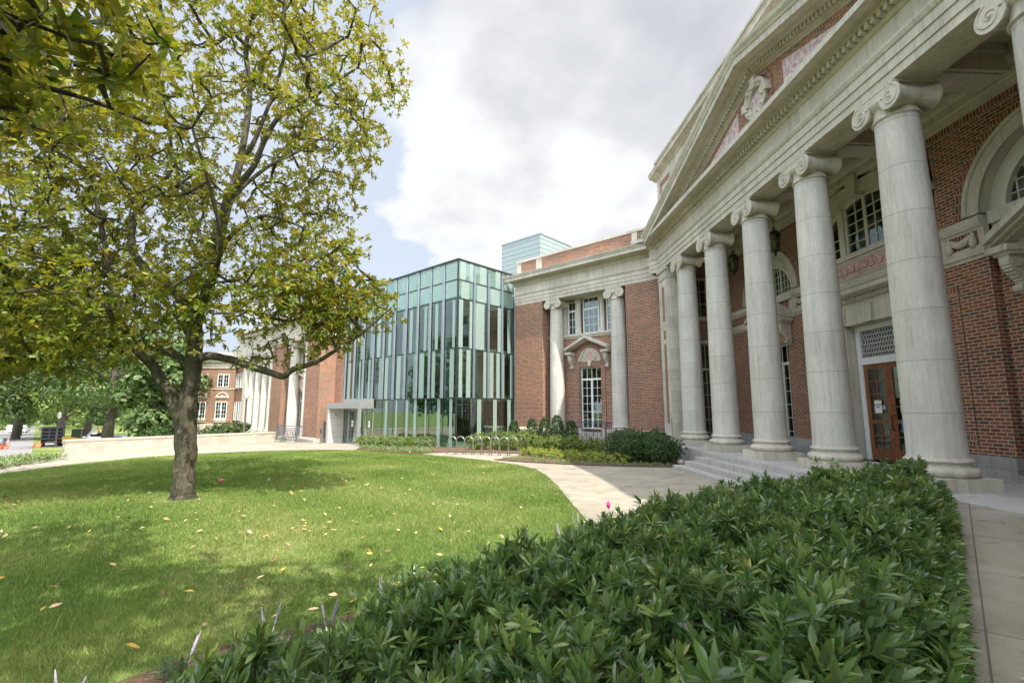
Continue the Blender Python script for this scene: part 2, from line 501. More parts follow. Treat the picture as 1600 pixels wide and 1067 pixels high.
class MB:
    def __init__(s, F=WORLD):
        s.F = F
        s.v = []
        s.f = []
        s.sm = []

    def add(s, pts, faces, smooth=False, raw=False):
        n = len(s.v)
        s.v += [tuple(p) if raw else s.F(*p) for p in pts]
        s.f += [tuple(i + n for i in f) for f in faces]
        s.sm += [smooth] * len(faces)
        return s

    def box(s, a0, a1, d0, d1, z0, z1):
        a0, a1 = min(a0, a1), max(a0, a1)
        d0, d1 = min(d0, d1), max(d0, d1)
        z0, z1 = min(z0, z1), max(z0, z1)
        p = [(a, d, z) for z in (z0, z1) for (a, d) in ((a0, d0), (a1, d0), (a1, d1), (a0, d1))]
        return s.add(p, [(0, 3, 2, 1), (4, 5, 6, 7), (0, 1, 5, 4), (1, 2, 6, 5), (2, 3, 7, 6), (3, 0, 4, 7)])

    def prism(s, poly, d0, d1):
        """poly of (a, z), counter-clockwise seen from the front, extruded in depth"""
        n = len(poly)
        p = [(a, d0, z) for a, z in poly] + [(a, d1, z) for a, z in poly]
        f = [tuple(range(n)), tuple(range(2 * n - 1, n - 1, -1))]
        f += [((i + 1) % n, i, n + i, n + (i + 1) % n) for i in range(n)]
        return s.add(p, f)

    def plan(s, poly, z0, z1):
        """poly of (a, d) counter-clockwise from above"""
        n = len(poly)
        p = [(a, d, z0) for a, d in poly] + [(a, d, z1) for a, d in poly]
        f = [tuple(range(n - 1, -1, -1)), tuple(range(n, 2 * n))]
        f += [(i, (i + 1) % n, n + (i + 1) % n, n + i) for i in range(n)]
        return s.add(p, f)

    def mold(s, prof, a0, a1, m0=0., m1=0.):
        """closed profile of (d, z) run along a; m0/m1 shear the ends by the depth (mitres)"""
        n = len(prof)
        dm = max(q[0] for q in prof)
        p = [(a0 + m0 * (dm - d), d, z) for d, z in prof] + [(a1 + m1 * (dm - d), d, z) for d, z in prof]
        f = [tuple(range(n - 1, -1, -1)), tuple(range(n, 2 * n))]
        f += [(i, (i + 1) % n, n + (i + 1) % n, n + i) for i in range(n)]
        return s.add(p, f)

    def lathe(s, ca, cd, prof, seg=24, smooth=True, cap=True, axis='z'):
        k = len(prof)
        p = []
        for r, z in prof:
            for i in range(seg):
                t = 2 * math.pi * i / seg
                if axis == 'z':
                    p.append((ca + r * math.cos(t), cd + r * math.sin(t), z))
                elif axis == 'd':      # axis along depth; ca, cd = (a, z) centre
                    p.append((ca + r * math.cos(t), z, cd + r * math.sin(t)))
                else:                  # axis along a; ca, cd = (d, z)
                    p.append((z, ca + r * math.cos(t), cd + r * math.sin(t)))
        f = [(j * seg + i, j * seg + (i + 1) % seg, (j + 1) * seg + (i + 1) % seg, (j + 1) * seg + i) for j in range(k - 1) for i in range(seg)]
        s.add(p, f, smooth)
        if cap:
            s.add([p[i] for i in range(seg)], [tuple(range(seg - 1, -1, -1))])
            s.add([p[(k - 1) * seg + i] for i in range(seg)], [tuple(range(seg))])
        return s

    def tube(s, pts, rad, seg=8, smooth=True, cap=True, raw=False):
        if not raw:
            pts = [Vector(s.F(*p)) for p in pts]
        else:
            pts = [Vector(p) for p in pts]
        n = len(pts)
        rad = [rad] * n if isinstance(rad, (int, float)) else list(rad)
        t0 = (pts[1] - pts[0]).normalized()
        nrm = t0.orthogonal().normalized()
        V = []
        for i in range(n):
            if i == 0:
                t = t0
            elif i == n - 1:
                t = (pts[i] - pts[i - 1]).normalized()
            else:
                t = ((pts[i + 1] - pts[i]).normalized() + (pts[i] - pts[i - 1]).normalized())
                t = t.normalized() if t.length > 1e-6 else t0
            nrm = (nrm - t * nrm.dot(t))
            nrm = nrm.normalized() if nrm.length > 1e-6 else t.orthogonal().normalized()
            bn = t.cross(nrm)
            for j in range(seg):
                a = 2 * math.pi * j / seg
                V.append(tuple(pts[i] + (nrm * math.cos(a) + bn * math.sin(a)) * rad[i]))
        f = [(i * seg + j, i * seg + (j + 1) % seg, (i + 1) * seg + (j + 1) % seg, (i + 1) * seg + j) for i in range(n - 1) for j in range(seg)]
        if cap:
            f += [tuple(range(seg - 1, -1, -1)), tuple(range((n - 1) * seg, n * seg))]
        return s.add(V, f, smooth, raw=True)

    def build(s, name, mat, parent=None, bevel=0., fix=True):
        me = bpy.data.meshes.new(name)
        me.from_pydata(s.v, [], s.f)
        if fix:
            bm = bmesh.new()
            bm.from_mesh(me)
            bmesh.ops.recalc_face_normals(bm, faces=bm.faces)
            bm.to_mesh(me)
            bm.free()
        me.polygons.foreach_set('use_smooth', s.sm)
        # box-projected UVs in metres
        uvl = me.uv_layers.new(name='UVMap')
        if name in ():
            pass
        for p in me.polygons:
            nx, ny, nz = p.normal
            if abs(nz) > .75:
                for li in p.loop_indices:
                    c = me.vertices[me.loops[li].vertex_index].co
                    uvl.data[li].uv = (c.x, c.y)
            else:
                l = math.hypot(nx, ny) or 1
                tx, ty = -ny / l, nx / l
                for li in p.loop_indices:
                    c = me.vertices[me.loops[li].vertex_index].co
                    uvl.data[li].uv = (c.x * tx + c.y * ty + 31.7, c.z)
        me.materials.append(mat)
        o = bpy.data.objects.new(name, me)
        C.objects.link(o)
        if parent is not None:
            par = parent
            o.parent = par
            # meshes are authored in world space: undo the parent chain's location
            if par.get('_w') or par.type == 'EMPTY':
                o.matrix_parent_inverse = world_of(par).inverted()
        if bevel:
            b = o.modifiers.new('bevel', 'BEVEL')
            b.width = bevel
            b.segments = 2
            b.limit_method = 'ANGLE'
            b.angle_limit = R(40)
        return o


def world_of(o):
    m = Matrix.LocRotScale(o.location, o.rotation_euler.to_quaternion(), o.scale)
    if o.parent:
        m = world_of(o.parent) @ o.matrix_parent_inverse @ m
    return m


# terrain -----------------------------------------------------------
def g(x, y):
    u = (x - y) * S2
    z = 0.
    if u < -15:
        z -= .02 * (-15 - u) if u > -30 else .3
    if u < -30:
        z -= .02 * (min(-u, 45) - 30)
    if u < -45:
        z -= .055 * (min(-u, 100) - 45)
    if u < -100:
        z -= .0157 * (min(-u, 240) - 100)
    return z


def gz(x, y):
    """ground under the hedge: rises from the lawn to the raised walk beside the portico"""
    n = (x + y) * S2
    u = (x - y) * S2
    t = min(1, max(0, (u + 2.6) / 2.6))
    return .42 * t * t * (3 - 2 * t)

# ------------------------------------------------------------------ architectural pieces


def ionic_column(F, a, d, z0, z1, parent, r=.425, plinth=.22, full=True, seg=32):
    """z0 = underside of plinth, z1 = underside of architrave"""
    top = z1 - .60
    b0 = z0 + plinth
    b = MB(F)
    if plinth:
        b.box(a - .56, a + .56, d - .56, d + .56, z0, b0)
    k = r / .425
    pr = [(.50, b0)] + [(.46 + .095 * math.sin(t), b0 + .085 - .085 * math.cos(t)) for t in np.linspace(.3, math.pi - .3, 7)]
    pr += [(.475, b0 + .175), (.455, b0 + .19), (.45, b0 + .215), (.47, b0 + .235)]
    pr += [(.455 + .035 * math.sin(t), b0 + .265 - .03 * math.cos(t)) for t in np.linspace(.3, math.pi - .3, 5)]
    pr += [(.45, b0 + .30), (.44, b0 + .33)]
    bl = [(q * k, z) for q, z in pr]
    sh = MB(F)
    zs = b0 + .33
    prof = []
    for i in range(15):
        t = i / 14
        rr = r * (1 - .155 * max(0, (t - .18) / .82) ** 1.35)
        prof.append((rr, zs + (top - zs) * t))
    prof = [(r * 1.03, zs), (r * 1.01, zs + .04)] + prof[1:]
    sh.lathe(a, d, prof, seg)
    col = sh.build('column', M['drum'], parent)
    b.lathe(a, d, bl, seg)
    b.build('column_base', M['stone_plain'], col)
    rt = r * .845
    c = MB(F)
    # astragal, neck, echinus
    c.lathe(a, d, [(rt, top), (rt + .035, top + .012), (rt + .04, top + .035), (rt + .03, top + .055), (rt + .005, top + .062), (rt + .005, top + .25), (rt + .03, top + .27), (rt + .09, top + .33), (rt + .11, top + .40), (rt + .05, top + .44)], seg)
    zc, vr, ac = z1 - .29, .245, .36
    # channel between the volutes, abacus
    c.box(a - .40, a + .40, d - .40, d + .40, z1 - .14, z1 - .06)
    c.box(a - .47, a + .47, d - .43, d + .43, z1 - .06, z1 - .001)
    for sd in (-1, 1):
        c.box(a - .36, a + .36, d + sd * .36, d + sd * .42, z1 - .19, z1 - .05)
        for k in range(5):          # egg-and-dart row
            ea = a + (k - 2) * .095
            c.lathe(ea, z1 - .24, [(.012, d + sd * .455), (.038, d + sd * .43), (.045, d + sd * .38), (.04, d + sd * .3)] if sd < 0 else [(.04, d + .3), (.045, d + .38), (.038, d + .43), (.012, d + .455)], 8, axis='d')
    for sa in (-1, 1):
        va = a + sa * ac
        # bolster: waisted drum between the front and the back scroll, with three bands in its middle
        pr = []
        for i in range(17):
            t = -1 + 2 * i / 16
            rr = .15 + (.235 - .15) * abs(t) ** 1.7
            if abs(t) < .26:
                rr += .02 * abs(math.cos(t * 18))
            pr.append((rr, d + .40 * t))
        c.lathe(va, zc, pr, 22, axis='d')
        for sd in (-1, 1):
            yf = d + sd * .41
            c.lathe(va, zc, [(vr - .01, yf - .02), (vr, yf), (vr - .012, yf + .02)], 26, axis='d')
            pts, rad = [], []
            for i in range(44):
                th = i / 43 * 2 * math.pi * 2.4
                q = (vr - .02) * math.exp(-.155 * th)
                pts.append((va - sa * 0 + sa * q * math.sin(th + 0.2), yf + sd * .022, zc + q * math.cos(th + .2)))
                rad.append(.021 * math.exp(-.07 * th))
            if full:
                c.tube(pts, rad, 6)
            c.lathe(va, zc, [(.034, yf + sd * .0), (.03, yf + sd * .035), (.012, yf + sd * .045)], 10, axis='d')
    c.build('capital', M['stone_plain'], col)
    return col


def window(F, a0, a1, d, z0, z1, cols, rows, parent, name='window', mat='white', fw=.06, bar=.022, transom=None, depth=.09, split=False, dark=.35, arch=None):
    """framed window with glazing bars; pane and dark room behind are separate"""
    m = MB(F)
    m.box(a0, a0 + fw, d, d + depth, z0, z1)
    m.box(a1 - fw, a1, d, d + depth, z0, z1)
    m.box(a0 + fw, a1 - fw, d, d + depth, z1 - fw, z1)
    m.box(a0 + fw, a1 - fw, d, d + depth, z0, z0 + fw)
    ia0, ia1, iz0, iz1 = a0 + fw, a1 - fw, z0 + fw, z1 - fw
    segs = [(iz0, iz1, rows)]
    if transom:
        tz, tr = transom
        m.box(ia0, ia1, d - .01, d + depth, tz - .05, tz + .05)
        segs = [(iz0, tz - .05, rows), (tz + .05, iz1, tr)]
    halves = [(ia0, ia1, cols)]
    if split:
        c = (ia0 + ia1) / 2
        m.box(c - .055, c + .055, d + .005, d + depth, iz0, segs[0][1])
        halves = [(ia0, c - .055, cols // 2), (c + .055, ia1, cols // 2)]
    for k, (p, q, r_) in enumerate(segs):
        hs = halves if k == 0 else [(ia0, ia1, cols)]
        for (x0, x1, n) in hs:
            for i in range(1, n):
                x = x0 + (x1 - x0) * i / n
                m.box(x - bar / 2, x + bar / 2, d + .025, d + .06, p, q)
            for j in range(1, r_):
                z = p + (q - p) * j / r_
                m.box(x0, x1, d + .028, d + .057, z - bar / 2, z + bar / 2)
    o = m.build(name, M[mat], parent)
    MB(F).box(ia0, ia1, d + .04, d + .046, iz0, iz1).build('pane', M['pane'], o)
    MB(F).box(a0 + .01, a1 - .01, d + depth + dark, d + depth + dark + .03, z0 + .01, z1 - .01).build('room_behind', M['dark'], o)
    return o


def arch_wall(m, a0, a1, z0, z1, c, zs, r, d0, d1, seg=18):
    """wall from a0..a1, z0..z1 with a round-headed opening (centre c, springing zs, open down to z0)"""
    L = [(a0, z0), (c - r, z0), (c - r, zs)] if zs > z0 + 1e-4 else [(a0, z0), (c - r, z0)]
    arcl = [(c - r * math.cos(t), zs + r * math.sin(t)) for t in np.linspace(0, math.pi / 2, seg)]
    poly = L + arcl[1:] + [(c, z1), (a0, z1)]
    m.prism(poly, d0, d1)
    Rr = [(a1, z1), (c, z1)] + [(c + r * math.sin(t), zs + r * math.cos(t)) for t in np.linspace(0, math.pi / 2, seg)]
    Rr = Rr + ([(c + r, z0)] if zs > z0 + 1e-4 else []) + [(a1, z0)]
    m.prism(Rr, d0, d1)


def ring(m, c, zs, r0, r1, d0, d1, seg=28, t0=0., t1=math.pi):
    """arched band"""
    ts = np.linspace(t0, t1, seg)
    p = []
    for t in ts:
        for r, d in ((r0, d0), (r1, d0), (r1, d1), (r0, d1)):
            p.append((c + r * math.cos(t), d, zs + r * math.sin(t)))
    f = []
    for i in range(seg - 1):
        for k in range(4):
            f.append((i * 4 + k, i * 4 + (k + 1) % 4, (i + 1) * 4 + (k + 1) % 4, (i + 1) * 4 + k))
    f += [(0, 1, 2, 3), tuple((seg - 1) * 4 + k for k in (3, 2, 1, 0))]
    m.add(p, f)


def console(m, a, d, z0, z1, wdt=.2, out=.3):
    """scrolled bracket hanging on a wall at depth d"""
    h = z1 - z0
    for i in range(12):
        t = i / 11
        zz = z1 - h * t
        o = out * (1 - t) ** .8 + .07 + .05 * math.sin(t * math.pi * 2)
        m.box(a - wdt / 2 * (1 - .35 * t), a + wdt / 2 * (1 - .35 * t), d - o, d, zz - h / 11 * .98, zz)
    m.lathe(d - out * .72, z1 - .13, [(.11, a - wdt * .58), (.11, a + wdt * .58)], 14, axis='a')
    m.lathe(d - .11, z0 + .05, [(.075, a - wdt * .45), (.075, a + wdt * .45)], 12, axis='a')
    m.box(a - wdt * .8, a + wdt * .8, d - out - .1, d, z1, z1 + .07)


def hood(F, c, half, d, z0, zapex, parent, zc):
    """small pediment on two consoles"""
    m = MB(F)
    out = .52
    pr = [(0, 0), (.0, .1), (-.06, .13), (-.06, .2), (-.13, .28)]
    th = .24
    s = (zapex - th - z0) / half
    for sg in (-1, 1):
        for (dd, lo, hi) in ((out, .10, th), (out - .12, .04, .10), (out - .25, 0, .04)):
            p = [(c + sg * half, z0 + lo), (c + sg * half, z0 + hi), (c, zapex - th + hi), (c, zapex - th + lo)]
            if sg > 0:
                p = p[::-1]
            m.prism(p, d - dd, d)
        m.box(c + sg * half, c + sg * (half - .42), d - out + .04, d, z0 - .10, z0 + .02)
        console(m, c + sg * (half - .24), d, zc, z0 - .17)
    return m.build('door_hood', M['stone_plain'], parent)


def entab_profile(F0, zb, cyma=True, back=.85):
    """classical entablature profile; F0 = depth of the architrave face, zb = its underside"""
    f = F0
    P = [(f + back, zb), (f, zb), (f, zb + .17), (f - .03, zb + .175), (f - .03, zb + .36), (f - .06, zb + .365), (f - .06, zb + .55),
         (f - .09, zb + .57), (f - .13, zb + .64), (f - .13, zb + .69), (f, zb + .70), (f, zb + 1.15), (f - .04, zb + 1.17),
         (f - .08, zb + 1.22), (f - .10, zb + 1.23), (f - .10, zb + 1.36), (f - .20, zb + 1.38), (f - .24, zb + 1.42),
         (f - .56, zb + 1.42), (f - .56, zb + 1.40), (f - .60, zb + 1.40), (f - .60, zb + 1.55)]
    if cyma:
        P += [(f - .63, zb + 1.56), (f - .65, zb + 1.61), (f - .70, zb + 1.67), (f - .71, zb + 1.72)]
    else:
        P += [(f - .58, zb + 1.56)]
    P += [(f + back, P[-1][1] + .02)]
    return P


def swag(m, c, d, z, half=.42, drop=.2):
    pts = [(c - half + 2 * half * t, d - .05, z - drop * math.sin(math.pi * t)) for t in np.linspace(0, 1, 15)]
    rad = [.035 + .045 * math.sin(math.pi * t) + .012 * (i % 2) for i, t in enumerate(np.linspace(0, 1, 15))]
    m.tube(pts, rad, 8)
    for sg in (-1, 1):
        pts = [(c + sg * (half + .02), d - .05, z + .06 - .34 * t) for t in np.linspace(0, 1, 9)]
        m.tube(pts, [.02, .035, .055, .05, .07, .06, .075, .055, .02], 8)


# ================================================================== PORTICO BUILDING
ZF = .555
WALL = 10.2
portico = thing('portico_building', 'red brick hall with a portico of tall limestone columns and a pediment, at the right', 'building', (10, 12.3, 0))
COLY = [18.75, 16.17, 13.57, 11.03, 8.43, 5.85, ]
for y in COLY:
    ionic_column(FP, -y, 7.95, ZF, 8.12, portico)

# floor and steps
m = MB(FP)
m.box(-21.3, -2.6, 7.1, WALL, -.3, ZF)
m.box(-15.95, -7.6, 6.95, 7.1, -.3, ZF - .002)
m.build('portico_floor', M['step_stone'], portico, bevel=.012)
for d0, d1, zt, ye in ((6.63, 6.95, .41, -15.72), (6.31, 6.63, .272, -15.82), (5.97, 6.31, .135, -15.95)):
    MB(FP).box(ye, -7.4, d0, d1, -.3, zt).build('step', M['step_stone'], portico, bevel=.012)

# end pier (anta) at the far end
m = MB(FP)
for a0, a1 in ((-20.95, -20.62), (-20.28, -19.95)):
    m.box(a0, a1, 7.56, 8.3, .9, 7.62)
m.box(-20.62, -20.28, 7.58, 8.3, .9, 1.35)
m.box(-20.62, -20.28, 7.58, 8.3, 5.35, 5.75)
m.box(-20.62, -20.28, 7.58, 8.3, 4.75, 4.95)
m.box(-20.62, -20.28, 7.58, 8.3, 7.3, 7.62)
m.box(-21.05, -19.85, 7.44, 8.34, .555, .74)
m.box(-21.0, -19.9, 7.50, 8.32, .74, .9)
m.box(-20.98, -19.92, 7.53, 8.33, 7.62, 7.72)
m.box(-20.95, -19.95, 7.56, 8.3, 7.72, 7.98)
m.box(-21.0, -19.9, 7.5, 8.36, 7.98, 8.12)
m.build('end_pier', M['stone'], portico)
m = MB(FP)
m.box(-20.62, -20.28, 7.585, 8.28, 1.35, 4.75)
m.box(-20.62, -20.28, 7.585, 8.28, 4.95, 5.35)
m.box(-20.62, -20.28, 7.585, 8.28, 5.75, 7.3)
m.build('pier_brick_infill', M['brick'], portico)
# end wall of the porch (faces the camera) with a tall window
FE = Frame((1, 0), (0, 1))
m = MB(FE)
m.box(8.3, 8.65, 20.9, 21.3, ZF, 8.6)
m.box(9.95, WALL + .3, 20.9, 21.3, ZF, 8.6)
m.box(8.65, 9.95, 20.9, 21.3, 5.0, 5.9)
m.box(8.65, 9.95, 20.9, 21.3, 7.9, 8.6)
m.build('porch_end_wall', M['brick'], portico)
MB(FE).box(8.62, 9.98, 20.86, 21.2, 4.85, 5.0).box(8.62, 9.98, 20.86, 21.2, 5.9, 6.05).box(8.62, 9.98, 20.84, 21.2, ZF, .9).build('porch_end_trim', M['stone_plain'], portico)
window(FE, 8.65, 9.95, 21.05, .9, 4.85, 4, 5, portico, mat='cream', transom=(3.7, 1), split=True)
window(FE, 8.65, 9.95, 21.05, 6.05, 7.9, 3, 3, portico, mat='cream')

# rear wall ---------------------------------------------------------
m = MB(FP)
DW = (-13.62, -10.98)                  # doorway opening
AC = (-16.87, -7.73)                   # centres of the two arched bays
AR = 1.42
m.box(-21.3, -18.2, WALL, WALL + .5, .99, 5.08)
m.box(-15.5, DW[0], WALL, WALL + .5, .99, 5.08)
m.box(DW[1], -9.1, WALL, WALL + .5, .99, 5.08)
m.box(-6.4, -3.0, WALL, WALL + .5, .99, 5.08)
for c in AC:                           # recessed bays with a side door
    m.box(c - 1.33, c - .66, WALL + .15, WALL + .55, .99, 5.08)
    m.box(c + .66, c + 1.33, WALL + .15, WALL + .55, .99, 5.08)
    m.box(c - .66, c + .66, WALL + .15, WALL + .55, 4.24, 5.08)
# upper wall with the arched openings
m.box(-21.3, -19.0, WALL + .02, WALL + .5, 5.94, 8.3)
arch_wall(m, -19.0, -14.6, 5.94, 8.3, AC[0], 6.0, 1.74, WALL + .02, WALL + .5)
arch_wall(m, -10.0, -5.6, 5.94, 8.3, AC[1], 6.0, 1.74, WALL + .02, WALL + .5)
m.box(-5.6, -3.0, WALL + .02, WALL + .5, 5.94, 8.3)
m.box(-14.6, -14.45, WALL + .02, WALL + .5, 5.94, 8.3)
m.box(-10.15, -10.0, WALL + .02, WALL + .5, 5.94, 8.3)
m.build('brick_wall', M['brick'], portico)
# soldier courses and brick panels
m = MB(FP)
for a0, a1 in ((-10.93, -9.83), (-14.77, -13.67)):
    for z in (1.18, 4.42):
        m.box(a0, a1, WALL - .006, WALL, z, z + .20)
m.box(-19.0, -3.0, WALL + .012, WALL + .02, 8.02, 8.22)
for c in AC:
    ring(m, c, 6.0, 1.745, 1.96, WALL - .002, WALL + .05)
m.build('soldier_course', M['brick_panel'], portico)
m = MB(FP)
for a in (-9.82, -14.78):
    m.box(a - .008, a + .008, WALL - .004, WALL + .01, 1.18, 4.62)
m.build('panel_joint', M['dark'], portico)
# stone base
m = MB(FP)
for a0, a1 in ((-21.3, -18.2), (-15.5, DW[0]), (DW[1], -9.1), (-6.4, -3.0)):
    m.box(a0, a1, WALL - .03, WALL + .4, ZF, .99)
for c in AC:
    m.box(c - 1.33, c + 1.33, WALL + .11, WALL + .5, ZF, .99)
m.box(-9.1, -3.0, WALL - .2, WALL - .03, ZF, ZF + .12)
m.build('stone_base', M['base_stone'], portico)
# string course with panels
m = MB(FP)
for a0, a1 in ((-21.3, -18.2), (-15.5, -14.55), (-10.05, -9.1), (-6.4, -3.0)):
    m.mold([(WALL + .1, 5.05), (WALL - .02, 5.05), (WALL - .03, 5.12), (WALL - .07, 5.13), (WALL - .07, 5.22), (WALL - .03, 5.24), (WALL - .03, 5.30), (WALL + .1, 5.30)], a0, a1)
    m.box(a0, a1, WALL - .03, WALL + .1, 5.30, 5.34)
    m.box(a0, a0 + .12, WALL - .03, WALL + .1, 5.34, 5.66)
    m.box(a1 - .12, a1, WALL - .03, WALL + .1, 5.34, 5.66)
    m.mold([(WALL + .1, 5.66), (WALL - .03, 5.66), (WALL - .04, 5.70), (WALL - .08, 5.72), (WALL - .12, 5.80), (WALL - .12, 5.90), (WALL - .1, 5.94), (WALL + .1, 5.94)], a0, a1)
for c in AC:
    m.box(c - 1.33, c + 1.33, WALL + .1, WALL + .5, 5.08, 5.30)
    m.box(c - 1.33, c - .95, WALL + .12, WALL + .5, 5.30, 5.72)
    m.box(c + .95, c + 1.33, WALL + .12, WALL + .5, 5.30, 5.72)
    m.box(c - 1.33, c + 1.33, WALL + .04, WALL + .5, 5.72, 5.98)
m.build('string_course', M['stone_plain'], portico)
m = MB(FP)
for a0, a1 in ((-21.3, -18.2), (-15.5, -14.55), (-10.05, -9.1), (-6.4, -3.0)):
    m.box(a0 + .12, a1 - .12, WALL + .0, WALL + .1, 5.34, 5.66)
for c in AC:
    m.box(c - .95, c + .95, WALL + .15, WALL + .5, 5.30, 5.72)
m.build('brick_inset', M['brick_panel'], portico)
for c in (-9.58, -15.02):
    m = MB(FP)
    swag(m, c, WALL - .01, 5.58, .24, .13)
    m.build('carved_garland', M['stone_plain'], portico)
# arched bays: archivolt, reveal, window, hood, side door
for c in AC:
    m = MB(FP)
    ring(m, c, 6.0, 1.40, 1.74, WALL - .03, WALL + .3)
    ring(m, c, 6.0, 1.66, 1.745, WALL - .07, WALL)
    ring(m, c, 6.0, 1.40, 1.47, WALL - .05, WALL)
    m.build('stone_arch', M['stone_plain'], portico)
    m = MB(FP)
    ring(m, c, 6.0, 1.14, 1.40, WALL + .22, WALL + .5)
    ring(m, c, 6.0, 1.06, 1.16, WALL + .18, WALL + .5)
    for k in (-1, 1):
        m.box(c + k * .36 - .03, c + k * .36 + .03, WALL + .26, WALL + .34, 6.05, 6.0 + 1.06)
    for k in range(-5, 6):
        x = k * .18
        m.box(c + x - .011, c + x + .011, WALL + .28, WALL + .31, 6.05, 6.0 + math.sqrt(max(.01, 1.1 ** 2 - x * x)))
    for k in range(1, 5):
        z = k * .24
        hw = math.sqrt(1.1 ** 2 - z * z)
        m.box(c - hw, c + hw, WALL + .282, WALL + .308, 6.0 + z - .011, 6.0 + z + .011)
    o = m.build('arched_window', M['cream'], portico)
    arc = [(c + 1.12 * math.cos(t), 6.0 + 1.12 * math.sin(t)) for t in np.linspace(0, math.pi, 20)]
    MB(FP).prism(arc, WALL + .30, WALL + .305).build('pane', M['pane'], o)
    arc = [(c + 1.38 * math.cos(t), 6.0 + 1.38 * math.sin(t)) for t in np.linspace(0, math.pi, 20)]
    MB(FP).prism(arc, WALL + .8, WALL + .85).build('room_behind', M['dark'], o)
    hood(FP, c, 1.12, WALL + .12, 5.06, 5.95, portico, 4.2)
    window(FP, c - .66, c + .66, WALL + .3, ZF + .1, 4.24, 4, 6, portico, 'side_door', 'cream', transom=(3.55, 1), split=True)

# central doorway ---------------------------------------------------
m = MB(FP)
D0, D1 = DW
m.box(D0 - .002, D0 + .33, WALL + .04, WALL + .55, ZF, 4.28)
m.box(D1 - .33, D1 + .002, WALL + .04, WALL + .55, ZF, 4.28)
m.box(D0 - .32, D1 + .32, WALL - .05, WALL + .5, 4.28, 4.74)
m.box(D0 - .02, D0 + .02, WALL - .08, WALL, 4.36, 4.6)
for k in (-1, 0, 1):                    # keystones
    c = (D0 + D1) / 2 + k * .98
    m.prism([(c - .13, 4.28), (c + .13, 4.28), (c + .17, 4.76), (c - .17, 4.76)], WALL - .10, WALL + .1)
m.box(D0 - .5, D1 + .5, WALL - .04, WALL + .5, 4.74, 4.9)
n = 42
for i in range(n):
    a = D0 - .5 + (D1 - D0 + 1.0) * i / (n - 1)
    m.box(a - .024, a + .024, WALL - .14, WALL - .04, 4.92, 5.03)
m.mold([(WALL + .4, 4.9), (WALL - .06, 4.9), (WALL - .06, 5.04), (WALL - .18, 5.06), (WALL - .36, 5.10), (WALL - .36, 5.22), (WALL - .40, 5.24), (WALL - .44, 5.32), (WALL + .4, 5.36)], D0 - .6, D1 + .6)
m.box(-14.3, -10.3, WALL - .12, WALL + .4, 5.36, 5.52)
m.box(-14.45, -10.15, WALL - .08, WALL + .4, 5.52, 6.12)
m.box(-14.45, -10.15, WALL - .14, WALL + .4, 6.12, 6.26)
for a0, a1 in ((-14.2, -10.4),):
    m.box(a0, a1, WALL - .10, WALL - .08, 5.56, 5.60)
    m.box(a0, a1, WALL - .10, WALL - .08, 6.04, 6.08)
# segmental arch head of the triple window
CC, RS, ZC = -12.3, 2.62, 5.62
ring(m, CC, ZC, 2.30, 2.66, WALL - .06, WALL + .4, 30, R(32), R(148))
ring(m, CC, ZC, 2.6, 2.7, WALL - .1, WALL, 30, R(33), R(147))
m.prism([(CC - .13, 7.82), (CC + .13, 7.82), (CC + .2, 8.42), (CC - .2, 8.42)], WALL - .2, WALL + .2)
for k in (-1, 1):
    m.box(CC + k * .83 - .1, CC + k * .83 + .1, WALL + .06, WALL + .3, 6.26, 7.95 if False else 7.72)
    m.box(CC + k * 1.98 - .18, CC + k * 1.98 + .18, WALL - .0, WALL + .4, 6.26, 6.95)
m.build('doorway_surround', M['stone_plain'], portico)
m = MB(FP)
# brick spandrels beside the arch head
L = [(-14.45, 6.26)] + [(CC - 2.64 * math.cos(t), ZC + 2.64 * math.sin(t)) for t in np.linspace(R(33), R(90), 14)] + [(CC, 8.31), (-14.45, 8.31)]
m.prism(L, WALL + .02, WALL + .45)
Rr = [(CC + 2.64 * math.cos(t), ZC + 2.64 * math.sin(t)) for t in np.linspace(R(33), R(90), 14)][::-1] + [(-10.15, 6.26), (-10.15, 8.31), (CC, 8.31)]
m.prism(Rr, WALL + .02, WALL + .45)
m.build('brick_spandrel', M['brick'], portico)
m = MB(FP)
m.box(-14.05, -10.55, WALL - .095, WALL - .083, 5.63, 6.01)
for k in range(14):
    m.lathe(-13.9 + k * .246, 5.82, [(.11, WALL - .085), (.12, WALL - .11), (.08, WALL - .125), (.05, WALL - .11), (.02, WALL - .13)], 12, axis='d')
m.build('carved_panel', M['pink'], portico)
